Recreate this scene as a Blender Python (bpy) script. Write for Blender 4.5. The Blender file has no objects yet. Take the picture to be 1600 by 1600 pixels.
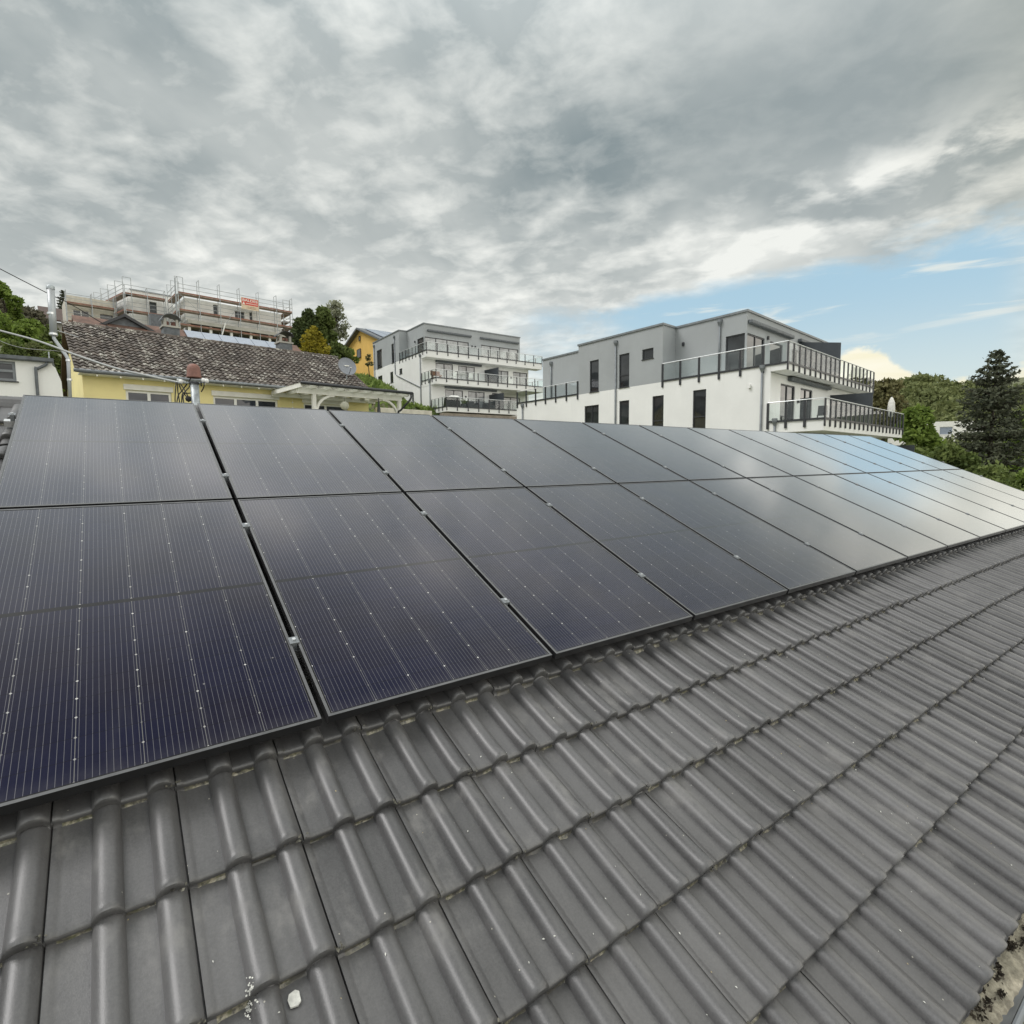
import bpy, math, random
import numpy as np
from mathutils import Vector, Matrix
SC = bpy.context.scene
COL = SC.collection
R = math.radians
rnd = random.Random(7)

# ---------------------------------------------------------------- camera
CAM = np.array([0.51672, -3.52868, 0.18683])
RW = np.array([[0.811368828928577, -0.5844474987597876, -0.010086854638454462],
               [-0.05944149466426065, -0.0653292951362664, -0.996091758779821],
               [0.5815043698504321, 0.808797381542761, -0.08774658656851231]])   # right, down, forward
FOC = 853.36
cd = bpy.data.cameras.new('camera'); co = bpy.data.objects.new('camera', cd); COL.objects.link(co)
cd.sensor_width = 36; cd.sensor_fit = 'HORIZONTAL'; cd.lens = 36*FOC/1600
cd.clip_start = .05; cd.clip_end = 5000
M = Matrix.Identity(4)
for i in range(3):
    M[i][0] = RW[0][i]; M[i][1] = -RW[1][i]; M[i][2] = -RW[2][i]; M[i][3] = CAM[i]
co.matrix_world = M
SC.camera = co
SC.render.resolution_x = SC.render.resolution_y = 1024
SC.view_settings.view_transform = 'Standard'; SC.view_settings.look = 'None'
SC.view_settings.exposure = 0.0; SC.view_settings.gamma = 1.0
SC.view_settings.use_curve_mapping = False

# ---------------------------------------------------------------- node helpers
class S:
    """a scalar / vector socket with operators, for writing node maths"""
    def __init__(s, nt, o): s.nt = nt; s.o = o
    def _m(s, op, *a, clamp=False):
        n = s.nt.nodes.new('ShaderNodeMath'); n.operation = op; n.use_clamp = clamp
        for i, v in enumerate((s,)+a):
            if isinstance(v, S): s.nt.links.new(v.o, n.inputs[i])
            else: n.inputs[i].default_value = v
        return S(s.nt, n.outputs[0])
    def __add__(s, b): return s._m('ADD', b)
    __radd__ = __add__
    def __sub__(s, b): return s._m('SUBTRACT', b)
    def __rsub__(s, b): return (s*-1.0)+b
    def __mul__(s, b): return s._m('MULTIPLY', b)
    __rmul__ = __mul__
    def __truediv__(s, b): return s._m('DIVIDE', b)
    def abs(s): return s._m('ABSOLUTE')
    def max(s, b): return s._m('MAXIMUM', b)
    def min(s, b): return s._m('MINIMUM', b)
    def pow(s, b): return s._m('POWER', b)
    def floor(s): return s._m('FLOOR')
    def fract(s): return s._m('FRACT')
    def lt(s, b): return s._m('LESS_THAN', b)
    def gt(s, b): return s._m('GREATER_THAN', b)
    def clamp(s): return s._m('ADD', 0.0, clamp=True)
    def smooth(s, a, b):          # smoothstep, also with a > b
        n = s.nt.nodes.new('ShaderNodeMapRange'); n.interpolation_type = 'SMOOTHSTEP'
        s.nt.links.new(s.o, n.inputs[0])
        if a < b: v = (a, b, 0, 1)
        else: v = (b, a, 1, 0)
        for i, k in enumerate(v): n.inputs[1+i].default_value = k
        return S(s.nt, n.outputs[0])
    def gauss(s, c, w):
        t = (s-c)*(1.0/w)
        return (t*t*-1.0)._m('EXPONENT')
def comb(nt, x, y, z=0.0):
    n = nt.nodes.new('ShaderNodeCombineXYZ')
    for i, v in enumerate((x, y, z)):
        if isinstance(v, S): nt.links.new(v.o, n.inputs[i])
        else: n.inputs[i].default_value = v
    return S(nt, n.outputs[0])
def sep(nt, v):
    n = nt.nodes.new('ShaderNodeSeparateXYZ'); nt.links.new(v.o, n.inputs[0])
    return [S(nt, n.outputs[i]) for i in range(3)]
def noise(nt, vec, scale, detail=4, rough=.5, dist=0.0):
    n = nt.nodes.new('ShaderNodeTexNoise'); n.inputs['Scale'].default_value = scale
    n.inputs['Detail'].default_value = detail; n.inputs['Roughness'].default_value = rough
    n.inputs['Distortion'].default_value = dist
    if vec is not None: nt.links.new(vec.o, n.inputs['Vector'])
    return S(nt, n.outputs[0])
def white(nt, vec):
    n = nt.nodes.new('ShaderNodeTexWhiteNoise'); nt.links.new(vec.o, n.inputs['Vector'])
    return S(nt, n.outputs[0])
def mixc(nt, f, a, b):
    n = nt.nodes.new('ShaderNodeMix'); n.data_type = 'RGBA'
    for idx, v in ((0, f), (6, a), (7, b)):
        if isinstance(v, S): nt.links.new(v.o, n.inputs[idx])
        elif idx == 0: n.inputs[0].default_value = v
        else: n.inputs[idx].default_value = (*v, 1) if len(v) == 3 else v
    return S(nt, n.outputs[2])
def scalec(nt, c, f):
    n = nt.nodes.new('ShaderNodeVectorMath'); n.operation = 'SCALE'
    nt.links.new(c.o, n.inputs[0])
    if isinstance(f, S): nt.links.new(f.o, n.inputs['Scale'])
    else: n.inputs['Scale'].default_value = f
    return S(nt, n.outputs[0])

# ---------------------------------------------------------------- sky
SUN_EL, SUN_AZ = R(52), R(150)           # sun high on the left, veiled by cloud
world = bpy.data.worlds.new('World'); SC.world = world; world.use_nodes = True
def build_sky():
    nt = world.node_tree; nt.nodes.clear()
    out = nt.nodes.new('ShaderNodeOutputWorld'); bg = nt.nodes.new('ShaderNodeBackground')
    nt.links.new(bg.outputs[0], out.inputs[0])
    bg.inputs['Strength'].default_value = 0.1
    sky = nt.nodes.new('ShaderNodeTexSky'); sky.sky_type = 'NISHITA'; sky.sun_disc = False
    sky.sun_elevation = SUN_EL; sky.sun_rotation = R(90)-SUN_AZ
    skyc = S(nt, sky.outputs[0])
    tc = nt.nodes.new('ShaderNodeTexCoord'); D = S(nt, tc.outputs['Generated'])
    x, y, z = sep(nt, D)
    el = z._m('ARCSINE')*(180/math.pi)
    az = y._m('ARCTAN2', x)*(180/math.pi)
    zz = z.max(0.0)+.16
    ca, sa = math.cos(R(40)), math.sin(R(40))
    px = (x*ca+y*sa)/zz; py = (y*ca-x*sa)/zz
    P = comb(nt, px, py, 0.0)
    P2 = comb(nt, px*1.0+3.7, py*.8, 1.3)
    nA = noise(nt, P, .85, 3, .5, .3)
    nB = noise(nt, P2, 2.3, 5, .52, .25)
    nC = noise(nt, P2, 8.0, 5, .55, .2)
    nD = noise(nt, comb(nt, px*1.1, py*2.6, 7.0), 2.2, 5, .5, .2)
    nW = noise(nt, P, 1.6, 4, .55, .2)
    puff = (nC-.5).max(-.07)*1.9+(nB-.5).max(-.08)*1.05+(nD-.5)*.45
    sheet = el.smooth(19, 27)*el.smooth(42, 36)*az.smooth(54, 30)            # the smooth dark sheet of cloud to the right
    t = .345+(nA-.5)*.16+puff*(.85-sheet*.62)
    warp = (nW-.5)*15.0
    e2 = el+warp+(az-40.0)*.07
    t = t+el.smooth(27, 9)*.40
    t = t-(e2.gauss(27.5, 5.0)*az.smooth(66, 42))*.20
    t = t+(e2.gauss(20.5, 2.3)*az.smooth(60, 30))*(nB.smooth(.38, .60))*.50
    t = t+(el.smooth(44, 30)*(az.gauss(64, 15)))*.13
    t = t+(el+(nB-.5)*7.0).gauss(22.5, 1.9)*az.smooth(34, 18)*nC.smooth(.36, .56)*.42
    t = t.clamp()
    cl = mixc(nt, t, (.218, .272, .292), (.885, .90, .86))
    # the unseen sky overhead, behind and to the right is boosted to add light
    back = (x*-.584-y*.812)
    boost = 1.0+el.gauss(54, 11.5)*BO_ZEN+back.smooth(.15, .75)*BO_BACK+az.smooth(9, -12)*az.smooth(-100, -60)*el.smooth(70, 45)*BO_SIDE
    cl = scalec(nt, cl, boost)
    warm = (boost-1.0).smooth(0, 1.2)
    tint = nt.nodes.new('ShaderNodeVectorMath'); tint.operation = 'MULTIPLY'
    nt.links.new(cl.o, tint.inputs[0]); nt.links.new(mixc(nt, warm, (1.0, 1.0, 1.0), (1.035, .985, .985)).o, tint.inputs[1]); cl = S(nt, tint.outputs[0])
    tn2 = nt.nodes.new('ShaderNodeVectorMath'); tn2.operation = 'MULTIPLY'; nt.links.new(cl.o, tn2.inputs[0])
    nt.links.new(mixc(nt, az.smooth(24, 6)*az.smooth(-100, -60), (1.0, 1.0, 1.0), (1.05, 1.015, .945)).o, tn2.inputs[1]); cl = S(nt, tn2.outputs[0])
    # blue gap low on the right
    nG = noise(nt, comb(nt, az*.05, el*.16, 0.0), 1.6, 6, .6, .3)
    nS = noise(nt, comb(nt, az*.035, el*.30, 4.0), 2.2, 5, .55, .5)
    gap = (el+(nG-.5)*7.5-(az-30.0)*-.06).smooth(17.6, 15.0)*(az+(nG-.5)*26.0).smooth(56, 40)*az.smooth(7, 14)
    wisp = nS.smooth(.56, .70)*el.smooth(8, 12)*.85
    blue = mixc(nt, el.smooth(16, 4), (.44, .65, .78), (.70, .80, .78))
    blue = mixc(nt, .12, blue, scalec(nt, skyc, .12))
    blue = mixc(nt, wisp, blue, (.80, .84, .80))
    ridge = az.gauss(23.0, 4.2)*4.6+az.gauss(20.0, 2.6)*1.5+az.smooth(19, 15)*1.6+az.gauss(8.0, 4.0)*2.0+az.gauss(46, 10.0)*3.5
    nK = noise(nt, comb(nt, az*.11, el*.18, 2.0), 2.6, 6, .6, .3)
    cum = (el-ridge-4.3-(nK-.5)*3.4).smooth(.35, -.35)
    blue = mixc(nt, cum, blue, mixc(nt, nS.smooth(.4, .7), (.95, .90, .68), (1.0, .97, .82)))
    wcol = mixc(nt, gap, cl, blue)
    # below the horizon: a dull ground tone
    wcol = mixc(nt, el.smooth(-1.0, -4.0), wcol, (.16, .17, .14))
    wcol = scalec(nt, wcol, 10.0)
    nt.links.new(wcol.o, bg.inputs['Color'])
BO_ZEN, BO_BACK, BO_SIDE = 2.2, .8, 1.5
build_sky()
sl = bpy.data.lights.new('sun', 'SUN'); so = bpy.data.objects.new('sun', sl); COL.objects.link(so)
sl.energy = 2.0; sl.angle = R(28); sl.color = (1, .97, .955)
so.rotation_euler = Vector((math.cos(SUN_EL)*math.cos(SUN_AZ), math.cos(SUN_EL)*math.sin(SUN_AZ), math.sin(SUN_EL))).to_track_quat('Z', 'Y').to_euler()

# ---------------------------------------------------------------- materials
MAT = {}
def mat(name, col, rough=.6, metal=0.0, var=.0, vscale=3.0, spec=.5, bump=0.0, bscale=40.0, coat=0.0):
    m = bpy.data.materials.new(name); m.use_nodes = True; nt = m.node_tree
    b = nt.nodes['Principled BSDF']
    b.inputs['Roughness'].default_value = rough; b.inputs['Metallic'].default_value = metal
    b.inputs['Specular IOR Level'].default_value = spec; b.inputs['Coat Weight'].default_value = coat
    tc = nt.nodes.new('ShaderNodeTexCoord'); o = S(nt, tc.outputs['Object'])
    n = noise(nt, o, vscale, 5, .6)
    lo = tuple(c*(1-var) for c in col); hi = tuple(min(1, c*(1+var)) for c in col)
    c = mixc(nt, n.smooth(.3, .7), lo, hi)
    nt.links.new(c.o, b.inputs['Base Color'])
    if bump:
        bn = nt.nodes.new('ShaderNodeBump'); bn.inputs['Strength'].default_value = bump; bn.inputs['Distance'].default_value = .02
        nt.links.new(noise(nt, o, bscale, 4, .6).o, bn.inputs['Height']); nt.links.new(bn.outputs[0], b.inputs['Normal'])
    MAT[name] = m
    return m
def bsdf(m): return m.node_tree.nodes['Principled BSDF']

mat('white render', (.76, .76, .735), .85, var=.04, vscale=.5, bump=.25, bscale=60)
mat('grey render', (.335, .352, .358), .85, var=.05, vscale=.5, bump=.25, bscale=60)
mat('zinc', (.20, .215, .225), .55, .35, var=.12, vscale=4)
mat('anthracite', (.028, .030, .034), .45, var=.1)
mat('anthracite screen', (.035, .042, .048), .6, var=.1)
def streaks(name, amt, tone):
    nt = MAT[name].node_tree; b = bsdf(MAT[name]); old = b.inputs['Base Color'].links[0].from_socket
    tc = nt.nodes.new('ShaderNodeTexCoord'); x, y, z = sep(nt, S(nt, tc.outputs['Object']))
    a = noise(nt, comb(nt, x*2.2, y*2.2, z*.16), 1.0, 5, .65).smooth(.50, .78)
    k = noise(nt, comb(nt, x*.5, y*.5, z*.5), 1.0, 4, .6).smooth(.38, .7)
    nt.links.new(mixc(nt, a*k*amt, S(nt, old), tone).o, b.inputs['Base Color'])
streaks('white render', .38, (.50, .50, .46)); streaks('grey render', .4, (.24, .25, .25))
mat('white plastic', (.78, .78, .75), .4, var=.03)
mat('white paint', (.76, .75, .70), .55, var=.06)
mat('yellow render', (.80, .70, .34), .9, var=.07, vscale=.8, bump=.4, bscale=50)
mat('ochre render', (.66, .42, .11), .9, var=.06, vscale=.6)
mat('slate', (.105, .116, .125), .6, var=.25, vscale=6)
mat('fascia brown', (.06, .035, .025), .7, var=.2)
mat('steel', (.62, .63, .63), .35, .85, var=.1)
mat('galvanised', (.36, .39, .40), .5, .5, var=.25, vscale=25)
mat('alu rail', (.75, .75, .74), .3, .9, var=.05)
mat('black cable', (.012, .012, .013), .6)
mat('grey cable', (.30, .31, .30), .6)
mat('terracotta cap', (.20, .095, .072), .65, var=.15, vscale=20)
mat('handrail', (.62, .64, .64), .35, .5, var=.03)
mat('block wall', (.74, .74, .71), .9, var=.08, vscale=1.2)
mat('dull concrete', (.36, .35, .31), .9, var=.15, vscale=.8)
mat('scaffold tube', (.40, .42, .43), .5, .3, var=.1)
mat('scaffold board', (.24, .12, .085), .8, var=.3, vscale=2)
mat('scaffold deck', (.34, .27, .22), .8, var=.2, vscale=2)
mat('red banner', (.55, .07, .045), .6, var=.08)
mat('cream banner', (.62, .50, .36), .6, var=.12)
mat('banner white', (.75, .68, .62), .6)
mat('brown tile roof', (.13, .075, .055), .8, var=.3, vscale=2.0)
mat('far panel', (.20, .24, .30), .25, var=.08, spec=.8)
mat('bark', (.07, .055, .042), .9, var=.3, vscale=6)
mat('debris', (.42, .38, .29), .95, var=.35, vscale=30, bump=.6, bscale=60)
mat('dark debris', (.075, .060, .043), .95, var=.4, vscale=40, bump=.8, bscale=80)
mat('parasol cloth', (.66, .65, .60), .8, var=.08, vscale=8)
mat('dish grey', (.20, .215, .24), .5, var=.05)
mat('paper white', (.82, .80, .72), .7)
mat('plinth stone', (.26, .22, .18), .9, var=.2)
mat('brick red', (.28, .14, .09), .9, var=.2)
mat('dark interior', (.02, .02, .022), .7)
mat('curtain', (.45, .45, .43), .8, var=.15)
mat('tan stone', (.56, .53, .45), .9, var=.12)

def glass_mat(name, tint, refl=.35, rough=.02):      # balustrade glass: see-through with a sheen
    m = bpy.data.materials.new(name); m.use_nodes = True; nt = m.node_tree
    nt.nodes.remove(nt.nodes['Principled BSDF']); out = nt.nodes['Material Output']
    t = nt.nodes.new('ShaderNodeBsdfTransparent'); t.inputs[0].default_value = (*tint, 1)
    g = nt.nodes.new('ShaderNodeBsdfGlossy'); g.inputs['Roughness'].default_value = rough
    f = nt.nodes.new('ShaderNodeLayerWeight'); f.inputs[0].default_value = .5
    mx = nt.nodes.new('ShaderNodeMixShader')
    ff = (S(nt, f.outputs['Facing']).pow(4.0)*.35+refl).clamp()
    nt.links.new(ff.o, mx.inputs[0]); nt.links.new(t.outputs[0], mx.inputs[1]); nt.links.new(g.outputs[0], mx.inputs[2])
    nt.links.new(mx.outputs[0], out.inputs[0]); MAT[name] = m
glass_mat('balustrade glass', (.93, .96, .955), .05)
glass_mat('milky glass', (.92, .93, .90), .30, .25)
mat('window glass', (.022, .025, .027), .03, var=.5, vscale=.7, spec=.6)
mat('curtained glass', (.24, .25, .255), .04, var=.35, vscale=1.6, spec=1.0)
mat('blue window glass', (.02, .026, .04), .03, var=.4, vscale=.7, spec=.55)

def tile_mat(name, dirt):
    m = bpy.data.materials.new(name); m.use_nodes = True; nt = m.node_tree; b = nt.nodes['Principled BSDF']
    tc = nt.nodes.new('ShaderNodeTexCoord'); o = S(nt, tc.outputs['Object'])
    u, v, n = sep(nt, o)
    cell = white(nt, comb(nt, ((u-.004)*(1/.3)).floor(), ((v+1.775)*(1/.33)).floor(), 0.0))
    big = noise(nt, o, 2.2, 5, .6); fine = noise(nt, o, 140, 3, .7)
    streak = noise(nt, comb(nt, u*22.0, v*2.5, 0.0), 1.0, 4, .6)
    f = (cell-.5)*.34+(big-.5)*.9+(fine-.5)*.75+(streak-.5)*.75+.5
    c = mixc(nt, f.clamp(), (.043, .0422, .0425), (.122, .120, .120))
    # pale film of lime and dust in patches, and grit specks
    film = (noise(nt, comb(nt, u*1.0, v*.55, 3.0), 7.0, 6, .65).smooth(.50, .72))*.55*noise(nt, o, 1.1, 2, .5).smooth(.35, .6)
    c = mixc(nt, film, c, (.20, .195, .185))
    vo = nt.nodes.new('ShaderNodeTexVoronoi'); vo.inputs['Scale'].default_value = 26; nt.links.new(o.o, vo.inputs['Vector'])
    dist = S(nt, vo.outputs['Distance']); rc = sep(nt, S(nt, vo.outputs['Color']))[0]
    spk = dist.lt(.06)*rc.gt(.80)
    c = mixc(nt, spk*.7, c, (.42, .40, .34))
    if dirt:
        d = noise(nt, o, 45, 5, .7).smooth(.38, .60)*noise(nt, o, 5.0, 3, .6).smooth(.34, .52)
        c = mixc(nt, .75, c, (.045, .042, .034))
        c = mixc(nt, d*.9, c, mixc(nt, noise(nt, o, 70, 3, .6).smooth(.4, .65), (.34, .31, .23), (.12, .12, .06)))
    nt.links.new(c.o, b.inputs['Base Color'])
    ro = (big*.20+.31+(fine-.5)*.1+film*.4)
    nt.links.new(ro.o, b.inputs['Roughness']); b.inputs['Specular IOR Level'].default_value = .65
    if dirt: b.inputs['Roughness'].default_value = .9
    bn = nt.nodes.new('ShaderNodeBump'); bn.inputs['Strength'].default_value = .18; bn.inputs['Distance'].default_value = .003
    nt.links.new(noise(nt, o, 260, 3, .6).o, bn.inputs['Height']); nt.links.new(bn.outputs[0], b.inputs['Normal'])
    MAT[name] = m
tile_mat('grey tile', False); tile_mat('grey tile nose dirt', True)

def old_tile_mat():                                  # lichen-covered brown pantiles of the yellow house
    m = bpy.data.materials.new('lichen tile'); m.use_nodes = True; nt = m.node_tree; b = nt.nodes['Principled BSDF']
    tc = nt.nodes.new('ShaderNodeTexCoord'); o = S(nt, tc.outputs['Object'])
    g = nt.nodes.new('ShaderNodeNewGeometry'); ri = S(nt, g.outputs['Random Per Island'])
    c = mixc(nt, ri, (.062, .053, .046), (.135, .113, .096))
    n1 = noise(nt, o, 9.0, 3, .6); n2 = noise(nt, o, .45, 3, .6); n3 = noise(nt, o, 22.0, 2, .5)
    ri2 = (ri*37.7).fract()
    lich = (n1*.55+n3*.45+(n2-.5)*.25+(ri2-.5)*.22).smooth(.60, .66)
    c = mixc(nt, lich*.95, c, (.46, .445, .39))
    nt.links.new(c.o, b.inputs['Base Color']); b.inputs['Roughness'].default_value = .9
    MAT['lichen tile'] = m
old_tile_mat()

def panel_mat():
    m = bpy.data.materials.new('solar cells'); m.use_nodes = True; nt = m.node_tree; b = nt.nodes['Principled BSDF']
    tc = nt.nodes.new('ShaderNodeTexCoord'); o = S(nt, tc.outputs['Object'])
    x, y, z = sep(nt, o)                              # panel: x 0..1.038, y 0..1.755
    cw = 1.006/6; ch = (1.723-.020)/20
    xx = (x-.016)/cw; fx = xx.fract(); dx = ((fx-.5).abs()-.5).abs()*cw      # distance to the cell edge
    yc = (y-.8775).abs()-.011                        # distance from the centre band
    yy = yc/ch; fy = yy.fract(); dy = ((fy-.5).abs()-.5).abs()*ch
    inside = yc.gt(0.0)*(x-.519).abs().lt(.503)*(y-.8775).abs().lt(.8615)
    NB = 10
    fb = (fx*NB).fract(); db = ((fb-.5).abs())*(cw/NB)
    bus = db.lt(.00075)
    gapx = dx.lt(.0010); gapy = dy.lt(.0009)
    dia = (dx+dy).lt(.0046)
    idn = comb(nt, xx.floor(), yy.floor(), y.gt(.8775))
    oi = nt.nodes.new('ShaderNodeObjectInfo'); orn = S(nt, oi.outputs['Random'])
    w = white(nt, comb(nt, xx.floor()+orn*57.0, yy.floor(), y.gt(.8775)))
    base = mixc(nt, w, (.0050, .0058, .0200), (.0068, .0076, .0235))
    # brownish violet / blue tint drifting over the cells
    base = mixc(nt, noise(nt, o, 2.0, 3, .5).smooth(.35, .7)*.6, base, (.0115, .0095, .0145))
    c = mixc(nt, bus, base, (.092, .092, .104))
    c = mixc(nt, gapy, c, (.006, .006, .009))
    c = mixc(nt, gapx*.8, c, (.15, .15, .145))
    c = mixc(nt, dia*(white(nt, comb(nt, (xx+.5).floor()+orn*13.0, (yy+.5).floor(), y.gt(.8775))).pow(1.8)*.9+.1), c, (.50, .495, .48))
    c = mixc(nt, inside, (.004, .004, .005), c)
    dn = noise(nt, o, 9.0, 6, .7); du = noise(nt, o, 60.0, 3, .7)
    dust = (dn*.6+du*.4).smooth(.42, .75)
    c = mixc(nt, dust*.014+.001, c, (.34, .34, .33))
    strk = noise(nt, comb(nt, x*14.0+orn*40.0, y*1.3, orn*9.0), 1.0, 5, .6).smooth(.52, .78)*.028+y.smooth(.08, .0)*noise(nt, o, 18.0, 4, .6)*.07
    c = mixc(nt, strk, c, (.36, .35, .33))
    vo = nt.nodes.new('ShaderNodeTexVoronoi'); vo.inputs['Scale'].default_value = 11
    ov = nt.nodes.new('ShaderNodeVectorMath'); ov.operation = 'ADD'
    nt.links.new(o.o, ov.inputs[0]); nt.links.new(comb(nt, orn*31.0, orn*17.0, 0.0).o, ov.inputs[1])
    nt.links.new(ov.outputs[0], vo.inputs['Vector'])
    spk = S(nt, vo.outputs['Distance']).lt(.04)*sep(nt, S(nt, vo.outputs['Color']))[0].gt(.55)
    c = mixc(nt, spk*.28, c, (.45, .44, .40))
    nt.links.new(c.o, b.inputs['Base Color'])
    b.inputs['Roughness'].default_value = .45; b.inputs['Specular IOR Level'].default_value = .04
    # textured cover glass: the reflection grows quickly towards grazing view
    lw = nt.nodes.new('ShaderNodeLayerWeight'); lw.inputs[0].default_value = .5
    fr = (S(nt, lw.outputs['Facing']).pow(5.0)*2.25+.003).clamp()
    gl = nt.nodes.new('ShaderNodeBsdfGlossy'); gl.inputs['Color'].default_value = (.97, .97, .97, 1)
    cr = dust*.05+.10
    nt.links.new(cr.o, gl.inputs['Roughness'])
    fr = fr.min(.92)
    mx = nt.nodes.new('ShaderNodeMixShader'); nt.links.new(fr.o, mx.inputs[0])
    nt.links.new(b.outputs[0], mx.inputs[1]); nt.links.new(gl.outputs[0], mx.inputs[2])
    nt.links.new(mx.outputs[0], nt.nodes['Material Output'].inputs[0])
    MAT['solar cells'] = m
panel_mat()
mat('black frame', (.013, .013, .014), .45, .0, var=.15, vscale=8, spec=.25)
def _fr():
    nt = MAT['black frame'].node_tree; b = bsdf(MAT['black frame'])
    lw = nt.nodes.new('ShaderNodeLayerWeight'); lw.inputs[0].default_value = .5
    f = (S(nt, lw.outputs['Facing']).pow(4.2)*1.1+.003).clamp()
    g = nt.nodes.new('ShaderNodeBsdfGlossy'); g.inputs['Roughness'].default_value = .3; g.inputs['Color'].default_value = (.9, .9, .9, 1)
    mx = nt.nodes.new('ShaderNodeMixShader'); nt.links.new(f.o, mx.inputs[0]); nt.links.new(b.outputs[0], mx.inputs[1]); nt.links.new(g.outputs[0], mx.inputs[2])
    nt.links.new(mx.outputs[0], nt.nodes['Material Output'].inputs[0])
_fr()
mat('frame lip painted sheen', (.075, .076, .078), .32, .0, var=.2, vscale=12, spec=.8)  # same metal as the frame, painted lighter for the sky sheen on its top rim
mat('roof deck', (.02, .02, .02), .8)

def leaf_mat(name, a, b_, tr=.3):
    m = bpy.data.materials.new(name); m.use_nodes = True; nt = m.node_tree; b = nt.nodes['Principled BSDF']
    g = nt.nodes.new('ShaderNodeNewGeometry'); ri = S(nt, g.outputs['Random Per Island'])
    tc = nt.nodes.new('ShaderNodeTexCoord'); n = noise(nt, S(nt, tc.outputs['Object']), .8, 3, .5)
    c = mixc(nt, (ri*.55+(n-.5)*1.3+.22).clamp(), a, b_)
    nt.links.new(c.o, b.inputs['Base Color']); b.inputs['Roughness'].default_value = .75; b.inputs['Specular IOR Level'].default_value = .25
    t = nt.nodes.new('ShaderNodeBsdfTranslucent'); nt.links.new(c.o, t.inputs[0])
    mx = nt.nodes.new('ShaderNodeMixShader'); mx.inputs[0].default_value = tr
    nt.links.new(b.outputs[0], mx.inputs[1]); nt.links.new(t.outputs[0], mx.inputs[2])
    nt.links.new(mx.outputs[0], nt.nodes['Material Output'].inputs[0])
    MAT[name] = m
leaf_mat('needles dark', (.040, .050, .032), (.125, .135, .085), .25)
leaf_mat('thuja', (.036, .058, .022), (.11, .14, .045), .2)
leaf_mat('golden conifer', (0.158, 0.145, 0.016), (0.449, 0.370, 0.040), .25)
leaf_mat('bright leaves', (0.086, 0.139, 0.026), (0.238, 0.317, 0.066), .4)
leaf_mat('mid leaves', (.065, .100, .028), (.19, .23, .070), .3)
leaf_mat('silver leaves', (0.172, 0.185, 0.119), (0.396, 0.409, 0.290), .4)
leaf_mat('wood leaves', (.085, .110, .040), (.22, .24, .095), .3)
leaf_mat('brown wood leaves', (.095, .098, .042), (.21, .19, .085), .25)
leaf_mat('grey wood leaves', (0.059, 0.059, 0.040), (0.158, 0.145, 0.092), .25)
leaf_mat('grass blades', (0.119, 0.185, 0.040), (0.264, 0.330, 0.092), .3)
# ---------------------------------------------------------------- mesh helpers
def V(*a): return np.array(a, float)
def ray(px, py): return RW.T @ np.array([(px-800)/FOC, (py-800)/FOC, 1.0])
def at(px, py, d): return CAM+ray(px, py)*d

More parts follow.
